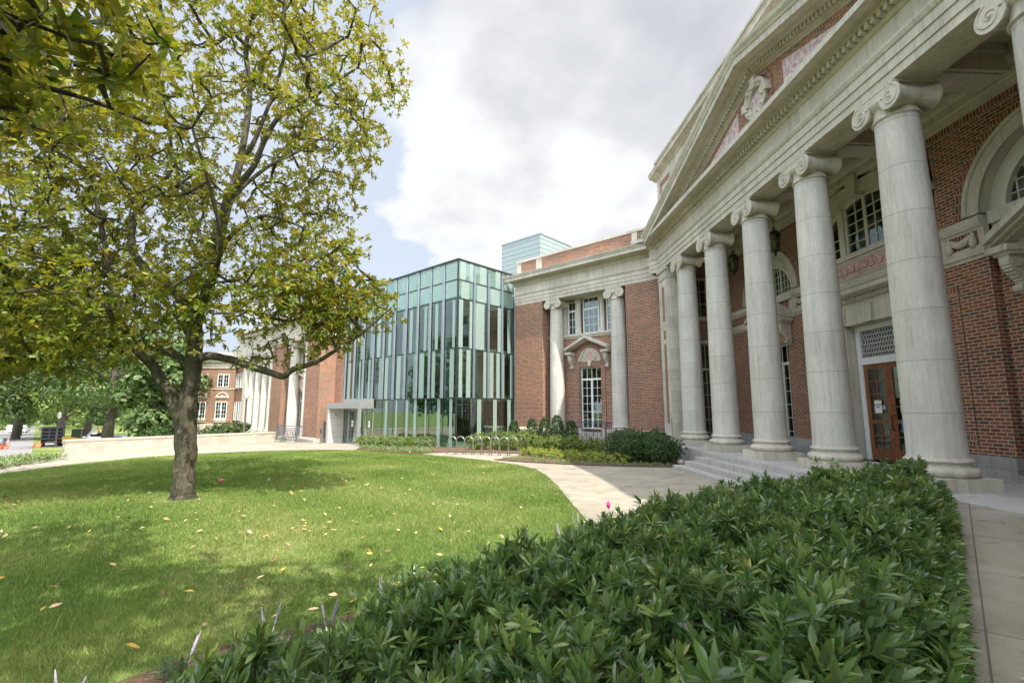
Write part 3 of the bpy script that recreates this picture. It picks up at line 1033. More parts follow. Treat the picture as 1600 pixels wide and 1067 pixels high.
# centre lights
for (a0, a1, z1) in ((CC - .73, CC + .73, 7.55), (CC - 1.8, CC - .93, 7.0), (CC + .93, CC + 1.8, 7.0)):
    w_ = a1 - a0
    m = MB(FP)
    fw = .07
    top = lambda x, r=2.30: ZC + math.sqrt(max(.01, r * r - (x - CC) ** 2))
    for x0, x1 in ((a0, a0 + fw), (a1 - fw, a1)):
        m.prism([(x0, 6.26), (x1, 6.26), (x1, top(x1)), (x0, top(x0))], WALL + .12, WALL + .22)
    xs = np.linspace(a0, a1, 12)
    for p, q in zip(xs[:-1], xs[1:]):
        m.prism([(p, top(p) - .1), (q, top(q) - .1), (q, top(q)), (p, top(p))], WALL + .122, WALL + .218)
    m.box(a0 + fw, a1 - fw, WALL + .12, WALL + .22, 6.26, 6.34)
    nc = 4 if w_ > 1.2 else 2
    for i in range(1, nc):
        x = a0 + fw + (w_ - 2 * fw) * i / nc
        h = .05 if (nc == 4 and i == 2) else .012
        m.prism([(x - h, 6.34), (x + h, 6.34), (x + h, top(x + h) - .05), (x - h, top(x - h) - .05)], WALL + .14, WALL + .2)
    for j in range(1, 6):
        z = 6.34 + j * .29
        hw0 = a0 + fw
        hw1 = a1 - fw
        if z < min(top(a0), top(a1)) - .05:
            m.box(hw0, hw1, WALL + .15, WALL + .19, z - .012, z + .012)
    o = m.build('upper_window', M['cream'], portico)
    P = [(a0 + .03, 6.28), (a1 - .03, 6.28)] + [(x, top(x) - .04) for x in np.linspace(a1 - .03, a0 + .03, 8)]
    MB(FP).prism(P, WALL + .168, WALL + .172).build('pane', M['pane'], o)
    MB(FP).prism(P, WALL + .7, WALL + .72).build('room_behind', M['dark'], o)

# white frame, grille, oak double door
FD = 10.48
w0, w1 = D0 + .36, D1 - .36            # outer edges of the white frame
m = MB(FP)
m.box(w0, w0 + .15, FD, FD + .12, ZF, 4.26)
m.box(w1 - .15, w1, FD, FD + .12, ZF, 4.26)
m.box(w0 + .15, w1 - .15, FD, FD + .12, 4.12, 4.26)
m.box(w0 + .15, w1 - .15, FD - .02, FD + .12, 3.17, 3.36)
m.build('door_frame', M['white'], portico)
gr = MB(FP)
g0, g1, gz0, gz1 = w0 + .15, w1 - .15, 3.36, 4.12
gr.box(g0, g1, FD + .05, FD + .08, gz0, gz0 + .03)
gr.box(g0, g1, FD + .05, FD + .08, gz1 - .03, gz1)
nx, nz = 18, 6
cw, ch = (g1 - g0) / nx, (gz1 - gz0) / nz
for j in range(nz):
    for i in range(nx + 1):
        off = (j % 2) * .5
        x = g0 + (i + off) * cw
        if x > g1:
            continue
        z = gz0 + j * ch
        gr.box(x - cw * .2, x + cw * .2, FD + .05, FD + .075, z, z + ch)
    z = gz0 + j * ch
    gr.box(g0, g1, FD + .052, FD + .073, z - .018, z + .018)
gr.build('transom_grille', M['alu'], portico)
MB(FP).box(g0, g1, FD + .12, FD + .14, gz0, gz1).build('transom_backing', M['dark'], portico)
mid = (w0 + w1) / 2
for k, (x0, x1) in enumerate(((w0 + .15, mid - .004), (mid + .004, w1 - .15))):
    z0, z1 = ZF + .02, 3.17
    m = MB(FP)
    st = .13
    d0, d1 = FD + .03, FD + .08
    m.box(x0, x0 + st, d0, d1, z0, z1)
    m.box(x1 - st, x1, d0, d1, z0, z1)
    rails = [(z0, z0 + .30), (z0 + .98, z0 + 1.08), (z1 - .13, z1)]
    for p, q in rails:
        m.box(x0 + st, x1 - st, d0, d1, p, q)
    cx_ = (x0 + x1) / 2
    for p, q, nr in ((z0 + .30, z0 + .98, 2), (z0 + 1.08, z1 - .13, 4)):
        m.box(cx_ - .016, cx_ + .016, d0 + .008, d1, p, q)
        for j in range(1, nr):
            zz_ = p + (q - p) * j / nr
            m.box(x0 + st, x1 - st, d0 + .01, d1, zz_ - .016, zz_ + .016)
    o = m.build('oak_door', M['wood'], portico)
    MB(FP).box(x0 + st, x1 - st, d0 + .024, d0 + .03, z0 + .30, z1 - .13).build('door_pane', M['pane'], o)
    MB(FP).box(x0 + .01, x1 - .01, d1 + .35, d1 + .38, z0, z1).build('hall_behind', M['dark'], o)
    if k == 1:
        h = MB(FP)
        hx = x0 + .06
        h.tube([(hx, d0, 1.78), (hx, d0 - .07, 1.76), (hx, d0 - .075, 1.55), (hx, d0 - .07, 1.40), (hx, d0, 1.38)], .013, 8)
        h.build('door_handle', M['dark_metal'], o)
    else:
        h = MB(FP)
        h.lathe(x1 - .05, 1.60, [(.02, d0 - .03), (.028, d0 - .015), (.028, d0)], 12, axis='d')
        h.build('door_lock', M['steel'], o)


def text_on(F, s, a, d, z, size, mat, parent, name='lettering', bold=True):
    """raised text facing the front of frame F, centred on (a, z)"""
    cu = bpy.data.curves.new(name, 'FONT')
    cu.body = s
    cu.size = size
    cu.align_x = 'CENTER'
    cu.align_y = 'CENTER'
    cu.extrude = .002
    if bold:
        cu.offset = size * .02
    tmp = bpy.data.objects.new('tmp_text', cu)
    C.objects.link(tmp)
    dg = bpy.context.evaluated_depsgraph_get()
    me = bpy.data.meshes.new_from_object(tmp.evaluated_get(dg))
    bpy.data.objects.remove(tmp)
    for v in me.vertices:
        x, y, zz_ = v.co
        v.co = F(a + x, d - zz_, z + y)
    me.materials.clear()
    me.materials.append(M[mat])
    o = bpy.data.objects.new(name, me)
    C.objects.link(o)
    o.parent = parent
    if parent is not None:
        o.matrix_parent_inverse = world_of(parent).inverted()
    return o


def notice(F, a, d, z, label, lines=('ENTRANCE', 'ONLY'), size=.05, w_=.25, h_=.36):
    o = MB(F).box(a - w_ / 2, a + w_ / 2, d - .006, d, z - h_ / 2, z + h_ / 2).build('paper_notice', M['gold'])
    tag(o, label, 'notice')
    MB(F).box(a - w_ / 2 + .006, a + w_ / 2 - .006, d - .009, d - .0065, z - h_ / 2 + .018, z + h_ / 2 - .018).build('sheet', M['paper'], o)
    for i, t in enumerate(lines):
        text_on(F, t, a, d - .0115, z + .05 - i * size * 1.25, size, 'ink', o)
    return o


notice(FP, -12.72, FD + .028, 2.0, 'white ENTRANCE ONLY notice taped to the left leaf of the oak door', ('ENTRANCE', 'ONLY'), .048)
notice(FP, -11.88, FD + .028, 2.0, 'white ENTRANCE ONLY notice half hidden behind the big column, on the right door leaf', ('ENTRANCE', 'ONLY'), .048)


def wheelchair(F, a, d, z, s, label):
    o = MB(F).box(a - s / 2, a + s / 2, d - .005, d, z - s / 2, z + s / 2).build('accessibility_sign', M['blue'])
    tag(o, label, 'sign')
    m = MB(F)
    q = s * .5
    dd = d - .008
    m.lathe(a - q * .12, z + q * .62, [(q * .12, dd - .001), (q * .12, dd + .001)], 12, axis='d')
    m.tube([(a - q * .12, dd, z + q * .45), (a - q * .08, dd, z + q * .02), (a + q * .32, dd, z + q * .0), (a + q * .48, dd, z - q * .45), (a + q * .62, dd, z - q * .4)], q * .07, 6)
    m.tube([(a - q * .1, dd, z + q * .25), (a + q * .25, dd, z + q * .25)], q * .06, 6)
    m.tube([(a - q * .08 + q * .46 * math.cos(t), dd, z - q * .18 + q * .46 * math.sin(t)) for t in np.linspace(R(115), R(345), 16)], q * .065, 6)
    m.build('wheelchair_symbol', M['paper'], o)
    return o


wheelchair(FP, -11.88, FD + .026, 1.5, .3, 'blue wheelchair sign on the right leaf of the oak door')
o = MB(FP).lathe(-12.52, 1.98, [(.085, FD + .02), (.085, FD + .024)], 20, axis='d').build('window_sticker', M['blue'])
tag(o, 'round blue and yellow sticker on the glass of the left oak door leaf', 'sticker')
MB(FP).lathe(-12.52, 1.98, [(.055, FD + .016), (.055, FD + .0195)], 16, axis='d').build('sticker_centre', M['gold'], o)
# the bronze plaque
pl = MB(FP).box(-14.42, -13.78, WALL - .04, WALL - .004, 1.72, 2.15).build('bronze_plaque', M['plaque'], bevel=.01)
tag(pl, 'dark green bronze plaque on the brick wall left of the oak doors', 'plaque')
m = MB(FP)
m.box(-14.40, -13.80, WALL - .046, WALL - .04, 1.74, 1.76).box(-14.40, -13.80, WALL - .046, WALL - .04, 2.11, 2.13)
for i in range(5):
    m.box(-14.34 + (i % 2) * .05, -13.86 - (i % 3) * .03, WALL - .044, WALL - .04, 2.05 - i * .065, 2.075 - i * .065)
m.build('raised_lines', M['grey_metal'], pl)

# ceiling, beams, architrave band at the wall top ------------------
m = MB(FP)
m.box(-21.3, -3.0, 8.3, WALL + .3, 8.95, 9.1)
m.mold([(WALL + .3, 8.22), (WALL - .10, 8.22), (WALL - .10, 8.36), (WALL - .14, 8.37), (WALL - .14, 8.55), (WALL - .2, 8.6), (WALL - .26, 8.72), (WALL - .26, 8.95), (WALL + .3, 8.95)], -21.3, -3.0)
m.mold([(8.34, 8.5), (8.5, 8.5), (8.52, 8.62), (8.6, 8.72), (8.6, 8.95), (8.34, 8.95)], -21.0, -3.0)
m.build('porch_ceiling', M['stone_plain'], portico)
for y in COLY:
    a = -y
    m = MB(FP)
    m.box(a - .34, a + .34, 8.36, WALL - .1, 8.45, 8.95)
    m.box(a - .26, a + .26, 8.45, WALL - .2, 8.42, 8.45)
    m.box(a - .44, a + .44, 8.36, WALL - .1, 8.80, 8.95)
    m.build('ceiling_beam', M['stone_plain'], portico)

# entablature -------------------------------------------------------
T = math.tan(R(22.5))
PA, PB = -20.95, -3.65


def mold_mitre(m, prof, a0, a1, f, t0, t1):
    """mitred run; f = reference depth where the ends are a0/a1"""
    n = len(prof)
    p = [(a0 - t0 * (f - d), d, z) for d, z in prof] + [(a1 + t1 * (f - d), d, z) for d, z in prof]
    fc = [tuple(range(n - 1, -1, -1)), tuple(range(n, 2 * n))]
    fc += [(i, (i + 1) % n, n + (i + 1) % n, n + i) for i in range(n)]
    m.add(p, fc)


m = MB(FP)
prof = entab_profile(7.56, 8.12, False, .78)
mold_mitre(m, prof, PA, PB, 7.56, T, 1.0)
u0 = (7.56 - 20.95) * S2
n0 = (7.56 + 20.95) * S2
m.F = FW
mold_mitre(m, [(d - 7.56 + n0, z) for d, z in prof], u0 - .38, u0, n0, 1.0, T)
m.F = FP
m.box(-20.6, -4.0, 7.7, 8.25, 8.10, 8.119)
m.build('entablature', M['stone_plain'], portico)
m = MB(FP)
n = 112
for i in range(n):
    a = -20.9 + (17.2) * i / (n - 1)
    m.box(a - .045, a + .045, 7.33, 7.46, 9.355, 9.485)
m.build('dentils', M['stone_plain'], portico)

# pediment ----------------------------------------------------------
HB = 8.55
TYM = 7.6
zap, slope = 11.5, .276
m = MB(FP)
hw = (zap - 9.68) / slope
m.prism([(CC - hw - .6, 9.66), (CC + hw + .6, 9.66), (CC + .0, zap + .17)], TYM, TYM + .4)
m.build('tympanum', M['brick'], portico)


def rake(m, sg, prof, z_ap, half, d_back=8.2):
    n = len(prof)
    p = []
    for aa, zz_ in ((CC, z_ap), (CC + sg * half, z_ap - slope * half)):
        p += [(aa, d, zz_ + h) for d, h in prof]
    fc = [tuple(range(n)), tuple(range(2 * n - 1, n - 1, -1))]
    fc += [((i + 1) % n, i, n + i, n + (i + 1) % n) for i in range(n)]
    m.add(p, fc)


rp = [(8.2, .0), (7.595, .0), (7.58, .03), (7.50, .06), (7.48, .09), (7.48, .20), (7.36, .22), (7.31, .25), (6.96, .25), (6.96, .23), (6.93, .23), (6.93, .42),
      (6.90, .43), (6.88, .48), (6.82, .55), (6.80, .62), (6.80, .64), (8.2, .66)]
m = MB(FP)
for sg in (-1, 1):
    rake(m, sg, rp, zap, HB)
    nn = 56
    for i in range(nn):
        x = .1 + 7.4 * i / (nn - 1)
        a = CC + sg * x
        z = zap - slope * x
        m.box(a - .04, a + .04, 7.37, 7.48, z + .075, z + .205)
m.build('raking_cornice', M['stone_plain'], portico)
m = MB(FP)
ms = []
for sg in (-1, 1):   # triangular marble panels
    p = [(CC + sg * 1.15, 9.78), (CC + sg * 1.15, 11.0), (CC + sg * 4.9, 9.78)]
    if sg < 0:
        p = p[::-1]
    MB(FP).prism(p, TYM - .015, TYM - .002).build('marble_panel', M['pink_panel'], portico)
m = MB(FP)
ring(m, CC, 10.72, .60, .72, TYM - .05, TYM - .003, 36, 0, 2 * math.pi)
m.build('brick_ring', M['brick_panel'], portico)
m = MB(FP)
ring(m, CC, 10.72, .33, .52, TYM - .12, TYM - .002, 36, 0, 2 * math.pi)
ring(m, CC, 10.72, .45, .56, TYM - .15, TYM - .10, 36, 0, 2 * math.pi)
for k in range(4):
    t = k * math.pi / 2
    ca_, sa_ = math.cos(t), math.sin(t)
    pts = []
    for (x, y) in ((.30, -.09), (.64, -.13), (.64, .13), (.30, .09)):
        pts.append((CC + x * ca_ - y * sa_, 10.72 + x * sa_ + y * ca_))
    m.prism(pts, TYM - .19, TYM - .004)
for k in range(12):
    t = 2 * math.pi * (k + .5) / 12
    m.lathe(CC + .46 * math.cos(t), 10.72 + .46 * math.sin(t), [(.07, TYM - .10), (.06, TYM - .17), (.02, TYM - .2)], 8, axis='d')
m.build('cartouche', M['stone_plain'], portico)
MB(FP).lathe(CC, 10.72, [(.33, TYM - .03), (.33, TYM - .002)], 28, axis='d').build('cartouche_disc', M['pink_panel'], portico)

# attic -------------------------------------------------------------
m = MB(FP)
AL, AH = -21.75, -2.9
AT = 8.0
m.box(AL, AH, AT, 16, 9.6, 13.02)
m.mold([(AT + 1, 13.0), (AT - .04, 13.0), (AT - .08, 13.06), (AT - .22, 13.12), (AT - .30, 13.14), (AT - .30, 13.26), (AT - .34, 13.32), (AT + 1, 13.35)], AL - .3, AH + .3)
m.box(AL - .3, AL - .0, AT + 1, 16, 13.14, 13.33)
m.box(AL + .0, AH - .0, AT - .06, 15.8, 13.33, 13.82)
m.box(AL - .05, AH + .05, AT - .11, 15.9, 13.76, 13.86)
m.build('attic', M['stone'], portico)
m = MB(FP)
for a0, a1, z0, z1 in ((-21.35, -20.15, 10.75, 12.6), (-19.5, -14.5, 11.2, 12.55)):
    m.box(a0, a1, AT - .012, AT, z0, z1)
m.build('attic_brick', M['brick'], portico)
MB(FP).box(-21.1, -20.4, AT - .03, AT - .013, 11.1, 12.3).build('attic_tablet', M['stone_plain'], portico)

# building mass behind the porch wall
m = MB(FP)
m.box(-21.3, -2.9, 11.4, 16, 0, 9.6)
m.build('rear_block', M['brick'], portico)


# lanterns ----------------------------------------------------------
def lantern(x, y, ztop, label):
    t = thing('hanging_lantern', label, 'lantern', (x, y, 7.2), 0, 'lanterns hanging under the porch ceiling')
    m = MB()
    m.tube([(x, y, 8.95), (x, y, ztop)], .012, 6)
    m.lathe(x, y, [(.04, 8.9), (.06, 8.95)], 10)
    m.build('chain', M['dark_metal'], t)
    m = MB()
    m.lathe(x, y, [(.015, ztop + .02), (.05, ztop), (.03, ztop - .06), (.09, ztop - .10), (.20, ztop - .22), (.22, ztop - .24), (.20, ztop - .26)], 6, smooth=False)
    m.lathe(x, y, [(.13, ztop - .76), (.14, ztop - .74), (.06, ztop - .80), (.03, ztop - .88), (.045, ztop - .9), (.01, ztop - .94)], 6, smooth=False)
    for i in range(6):
        a = 2 * math.pi * i / 6
        m.tube([(x + .20 * math.cos(a), y + .20 * math.sin(a), ztop - .25), (x + .135 * math.cos(a), y + .135 * math.sin(a), ztop - .75)], .011, 5)
    m.build('lantern_frame', M['dark_metal'], t)
    MB().lathe(x, y, [(.125, ztop - .74), (.19, ztop - .26)], 6, smooth=False).build('lantern_glass', M['pane'], t)
    MB().lathe(x, y, [(.015, ztop - .7), (.03, ztop - .6), (.035, ztop - .5), (.01, ztop - .42)], 8).build('lamp_bulb', M['lampglass'], t)


lantern(9.05, 17.05, 7.8, 'black glass lantern hanging between the second and third columns from the far end')
lantern(9.05, 14.42, 7.7, 'black glass lantern mostly hidden behind a column, nearer to the oak doors')


def iron_rail(F, a0, a1, d, z0, z1, name, label, ends=.0, mat='grey_metal', cat='railing'):
    t = thing(name, label, cat, F((a0 + a1) / 2, d, z0))
    m = MB(F)
    m.box(a0, a1, d - .03, d + .03, z1 - .05, z1)
    m.box(a0, a1, d - .012, d + .012, z1 - .16, z1 - .135)
    m.box(a0, a1, d - .015, d + .015, z0 + .06, z0 + .09)
    m.build('rail', M[mat], t)
    m = MB(F)
    m.box(a0 - .05, a0 + .03, d - .04, d + .04, z0, z1 + .03)
    m.box(a1 - .03, a1 + .05, d - .04, d + .04, z0, z1 + .03)
    m.build('post', M[mat], t)
    m = MB(F)
    n = max(2, round((a1 - a0) / .42))
    w_ = (a1 - a0) / n
    zb, zt = z0 + .09, z1 - .16
    for i in range(n):
        x0, x1 = a0 + i * w_, a0 + (i + 1) * w_
        m.box(x1 - .012, x1 + .012, d - .012, d + .012, zb, zt)
        m.tube([(x0, d, zb), (x1, d, zt)], .011, 4)
        m.tube([(x1, d, zb), (x0, d, zt)], .011, 4)
        cxm, czm = (x0 + x1) / 2, (zb + zt) / 2
        m.tube([(cxm + .09 * math.cos(q), d, czm + .09 * math.sin(q)) for q in np.linspace(0, 2 * math.pi, 13)], .011, 4)
        m.box(cxm - .01, cxm + .01, d - .01, d + .01, zb, zt)
    m.build('lattice', M[mat], t)
    if ends:
        m = MB(F)
        for x in (a0, a1):
            m.box(x - .03, x + .03, d, d + ends, z1 - .05, z1)
            for k in range(4):
                m.box(x - .01, x + .01, d + ends * (k + .5) / 4, d + ends * (k + .5) / 4 + .02, z0, z1 - .05)
        m.build('side_rail', M[mat], t)
    return t


iron_rail(FE, 8.75, 10.1, 19.7, ZF, 1.5, 'iron_railing', 'grey iron lattice railing inside the porch behind its last two columns')

# ================================================================== DIAGONAL BRICK WING
wing = thing('brick_wing', 'red brick wing with two limestone columns, between the glass pavilion and the portico', 'building', FW(-14.5, 21.2, 0))


def wing_front(F, wing, uL, rL, rR, uR, n, label_dir=1, detail=True, cols=None, hoodz=True):
    """pier - recess with two columns - pier, entablature and parapet"""
    c = (rL + rR) / 2
    zt = 8.12
    m = MB(F)
    m.box(uL, rL, n, n + 1.6, .92, zt)
    m.box(rR, uR, n, n + 1.6, .92, zt)
    dw = .66
    bw = n + .76
    m.box(rL, c - dw, bw, bw + .5, .92, 5.9)
    m.box(c + dw, rR, bw, bw + .5, .92, 5.9)
    m.box(c - dw, c + dw, bw, bw + .5, 4.2, 5.9)
    m.build('brick_wall', M['brick'], wing)
    m = MB(F)
    ring(m, c, 4.52, .70, .95, bw - .05, bw + .02)
    m.box(c - .95, c - .70, bw - .05, bw, .92, 4.52)
    m.box(c + .70, c + .95, bw - .05, bw, .92, 4.52)
    m.build('brick_arch', M['brick_panel'] if False else M['brick'], wing)
    m = MB(F)
    arc = [(c + .70 * math.cos(t), 4.52 + .70 * math.sin(t)) for t in np.linspace(0, math.pi, 20)]
    m.prism(arc, bw - .02, bw + .1)
    ring(m, c, 4.52, .62, .70, bw - .07, bw - .01)
    ring(m, c, 4.80, .26, .33, bw - .06, bw - .01, 24, 0, 2 * math.pi)
    m.prism([(c - .07, 4.25), (c + .07, 4.25), (c + .1, 4.56), (c - .1, 4.56)], bw - .09, bw)
    for sg in (-1, 1):
        m.tube([(c + sg * (.36 + .2 * t), bw - .03, 4.6 + .3 * math.sin(3 * t)) for t in np.linspace(0, 1, 7)], .04, 6)
    m.build('carved_lunette', M['stone_plain'], wing)
    MB(F).lathe(c, 4.80, [(.26, bw - .05), (.2, bw - .07), (.1, bw - .05), (.04, bw - .08)], 20, axis='d').build('pink_medallion', M['pink'], wing)
    if hoodz:
        hood(F, c, 1.36, bw, 5.02, 5.88, wing, 4.16)
    # door
    window(F, c - dw, c + dw, bw + .12, .92, 4.2, 4, 6, wing, 'french_door', 'white', transom=(3.55, 1), split=True)
    # sill band, triple window
    m = MB(F)
    m.mold([(bw + .4, 5.84), (bw - .05, 5.84), (bw - .08, 5.93), (bw - .14, 5.96), (bw - .14, 6.05), (bw + .4, 6.08)], rL, rR)
    for sg in (-1, 1):
        x = c + sg * .76
        m.lathe(x, bw + .14, [(.16, 6.08), (.16, 6.18), (.135, 6.22), (.13, 7.75), (.15, 7.8), (.15, 7.84)], 20)
        m.box(x - .19, x + .19, bw + .02, bw + .32, 7.84, zt)
        m.box(x - .19, x + .19, bw + .02, bw + .32, 6.06, 6.12)
        x1 = c + sg * 1.68
        m.box(x1 - .14, x1 + .14, bw + .02, bw + .4, 6.06, zt)
        m.box(rL if sg < 0 else c + 1.82, c - 1.82 if sg < 0 else rR, bw + .05, bw + .4, 6.06, zt)
        # block course beside the columns
        xb = rL if sg < 0 else rR
        m.box(xb, xb - sg * .55, bw - .12, bw, 5.96, 6.1)
        m.box(xb, xb - sg * .55, bw - .10, bw, 4.95, 5.08)
        m.box(xb - sg * .43, xb - sg * .55, bw - .10, bw, 5.08, 5.96)
    m.build('window_band', M['stone_plain'], wing)
    window(F, c - .52, c + .52, bw + .2, 6.08, zt, 3, 3, wing, transom=(7.45, 1))
    for sg in (-1, 1):
        x0, x1 = sorted((c + sg * .98, c + sg * 1.54))
        window(F, x0, x1, bw + .2, 6.08, 8.0, 2, 3, wing, transom=(7.45, 1))
    # stone base
    m = MB(F)
    for a0, a1 in ((uL - .04, rL), (rR, uR)):
        m.mold([(n + 1.2, -.6), (n - .16, -.6), (n - .16, .42), (n - .12, .46), (n - .12, .76), (n - .16, .80), (n - .15, .88), (n - .03, .94), (n + 1.2, .94)], a0, a1)
    m.box(rL, rR, n - .05, bw + .3, -.6, .74)
    m.box(rL, c - dw, bw - .06, bw + .3, .74, .92)
    m.box(c + dw, rR, bw - .06, bw + .3, .74, .92)
    m.build('stone_base', M['stone_plain'], wing)
    for a in cols or (c - 1.97, c + 1.97):
        ionic_column(F, a, n + .44, .74, zt, wing, r=.42, plinth=.06, full=detail)
    # entablature
    m = MB(F)
    pr = entab_profile(n, zt, True, 1.0)
    mold_mitre(m, pr, uL, uR + .2, n, 1.0, 0.)
    m.build('entablature', M['stone_plain'], wing)
    # parapet
    m = MB(F)
    zb = pr[-1][1] - .01
    pp = n + .12
    m.box(uL + .05, uR + 1.2, pp, pp + .5, zb, zb + .14)
    m.box(uL + .02, uR + 1.2, pp - .05, pp + .55, zb + .92, zb + 1.04)
    posts = [uL + .05, uL + 1.55, uR - 1.35, uR + .4] if detail else [uL + .05, uL + 1.6, uR - 1.6]
    for k, x in enumerate(posts):
        m.box(x, x + (.42 if k % 2 else .3), pp - .01, pp + .5, zb + .14, zb + .92)
    m.build('parapet_stone', M['stone'], wing)
    MB(F).box(uL + .06, uR + 1.2, pp + .012, pp + .48, zb + .14, zb + .92).build('parapet_brick', M['brick'], wing)
    m = MB(F)
    m.box(uL + .1, uR + 1, n + 1.2, n + 9, 0, 9.7)
    m.build('building_mass', M['brick'], wing)
    return c


wing_front(FW, wing, -19.12, -17.05, -11.7, -9.95, 21.14)
m = MB(FW)
m.box(-19.62, -19.14, 21.55, 24, -.3, 8.9)
m.build('grey_return_wall', M['base_stone'], wing)
m = MB(FW)   # narrow brick return where the wing meets the portico
m.box(-9.95, -9.35, 21.5, 24, .92, 8.12)
for k in range(3):
    pass
m.build('brick_return', M['brick'], wing)
m = MB(FW)
m.box(-9.95, -9.0, 21.3, 24, -.3, .92)
m.mold([(22.2, 8.12), (21.4, 8.12), (21.4, 9.6), (22.2, 9.6)], -9.95, -9.0)
m.build('corner_stone', M['stone_plain'], wing)
iron_rail(FW, -15.3, -12.6, 20.4, .35, 1.32, 'iron_railing', 'grey iron lattice railing in front of the french door of the brick wing', ends=.6)

# unseen copy of the wing, added beside the viewer to shade the walk and hedge
FM = Frame((-S2, -S2), (S2, -S2))
shade_wing = thing('brick_wing', 'unseen brick wing added right of the portico to shade the walk and hedge', 'building', FM(-2.8, 3.8, 0))
wing_front(FM, shade_wing, -7.5, -5.6, -.2, 1.9, 3.9, detail=False)
MB().box(8.6, 16, -7, 2.85, 0, 9.9).build('shading_mass', M['brick'], shade_wing)  # unseen block added to keep the sun off the walk beside the portico

# teal plant room on the roof behind
tb = thing('rooftop_plant_room', 'pale teal metal clad box rising above the roof behind the brick wing', 'roof box', FW(-24, 29, 9))
m = MB(FW)
m.box(-25.9, -21.9, 27, 36.5, 8, 15.08)
m.build('siding', M['teal'], tb)
m = MB(FW)
for i in range(17):
    z = 15.08 - .36 * (i + 1)
    m.box(-25.9, -21.88, 26.985, 36.5, z - .006, z + .006)
m.box(-25.95, -21.85, 26.95, 36.5, 15.03, 15.12)
m.build('siding_seams', M['fin'], tb)

# ================================================================== GLASS PAVILION
gp_ = thing('glass_pavilion', 'modern glass box with green tinted panes and slim grey fins, joined to the brick wings', 'building', FW(-25, 19, 0))
NF, UR_ = 16.96, -19.6
ROWS = [.0, 2.55, 5.25, 8.0, 9.05, 10.17]
FINX = [-20.73 - 1.185 * i for i in range(10)]
BAYS = [(-20.73, -19.6)] + [(FINX[i + 1], FINX[i]) for i in range(9)] + [(-32.0, FINX[-1])]
GR = Frame((S2, S2), (-S2, S2))     # right face: a = n, depth = towards -u ; d = -u
fr_m = MB(FW)
for z in ROWS[1:]:
    fr_m.box(-32.0, UR_, NF - .025, NF + .05, z - .03, z + .03)
fr_m.box(-32.05, UR_ + .05, NF - .05, NF + .3, 10.17, 10.24)
fr_m.box(UR_ - .05, UR_ + .03, NF - .03, NF + .05, -.4, 10.17)
fr_m.box(-32.05, -31.97, NF - .03, NF + .05, -.6, 10.17)
for x in FINX:
    fr_m.box(x - .02, x + .02, NF, NF + .04, -.4, 10.17)
fr_m.F = GR
for z in ROWS[1:]:
    fr_m.box(NF, 21.5, 19.575, 19.65, z - .03, z + .03)
fr_m.box(NF, 21.5, 19.55, 19.9, 10.17, 10.24)
RF = [18.13, 19.26, 20.40]
for x in RF + [21.5]:
    fr_m.box(x - .02, x + .02, 19.6, 19.64, -.4, 10.17)
fr_m.build('mullion_grid', M['frame_dark'], gp_)
for x in FINX:
    MB(FW).box(x - .05, x + .05, NF - .13, NF - .03, 2.55, 9.82).build('fin', M['fin'], gp_)
for x in RF:
    MB(GR).box(x - .04, x + .04, 19.47, 19.57, 2.55, 9.82).build('fin', M['fin'], gp_)
rr = random.Random(5)
for b, (x0, x1) in enumerate(BAYS):
    for k in range(5):
        if k == 0 and x1 < -27.5:
            continue
        z0, z1 = ROWS[k] + .03, ROWS[k + 1] - .03
        if k == 0:
            z0 = -.3
        MB(FW).box(x0 + .02, x1 - .02, NF + .01, NF + .022, z0, z1).build('glass_pane', M['glass'], gp_)
RB = [(NF, 18.13), (18.13, 19.26), (19.26, 20.40), (20.40, 21.5)]
for b, (x0, x1) in enumerate(RB):
    for k in range(5):
        z0, z1 = ROWS[k] + .03, ROWS[k + 1] - .03
        if k == 0:
            z0 = -.3
        MB(GR).box(x0 + .02, x1 - .02, 19.61, 19.622, z0, z1).build('glass_pane', M['glass'], gp_)
# fritted strips of varied width, staggered from storey to storey
for b, (x0, x1) in enumerate(BAYS):
    for k in range(1, 5):
        z0, z1 = ROWS[k] + .03, ROWS[k + 1] - .03
        if k >= 3 and rr.random() < .45:
            continue
        wd = rr.choice([.2, .26, .34, .42])
        px = x0 + .1 + rr.random() * (x1 - x0 - wd - .2)
        MB(FW).box(px, px + wd, NF - .004, NF + .006, z0, z1).build('frit_strip', M['frit'], gp_)
        if k in (1, 2) and rr.random() < .55:
            px2 = x1 - .06 - .2
            if px2 > px + wd + .05:
                MB(FW).box(px2, px2 + .2, NF - .004, NF + .006, z0, z1).build('frit_strip', M['frit2'], gp_)
for x, wd in ((-26.35, .26), (-24.15, .24), (-23.35, .26), (-21.2, .26), (-20.15, .22), (-25.2, .16), (-22.3, .12)):
    MB(FW).box(x, x + wd, NF - .004, NF + .006, -.3, 2.52).build('frit_strip', M['frit'], gp_)
for (k, lst) in ((0, ((18.5, .3), (19.75, .3), (20.95, .28))), (1, ((17.1, .25), (17.65, .3), (18.95, .22), (19.45, .3), (20.0, .28), (20.55, .12), (21.2, .2))),
                 (2, ((17.05, .3), (17.85, .2), (18.3, .7), (20.1, .25), (20.95, .25))), (3, ((17.2, .6), (18.4, .7), (19.5, .7), (20.8, .5))), (4, ((17.1, .4), (17.8, .3), (18.6, .5), (19.9, .4), (20.9, .4)))):
    for x, wd in lst:
        z0 = ROWS[k] + .03 if k else -.3
        MB(GR).box(x, x + wd, 19.594, 19.604, z0, ROWS[k + 1] - .03).build('frit_strip', M['frit2'], gp_)
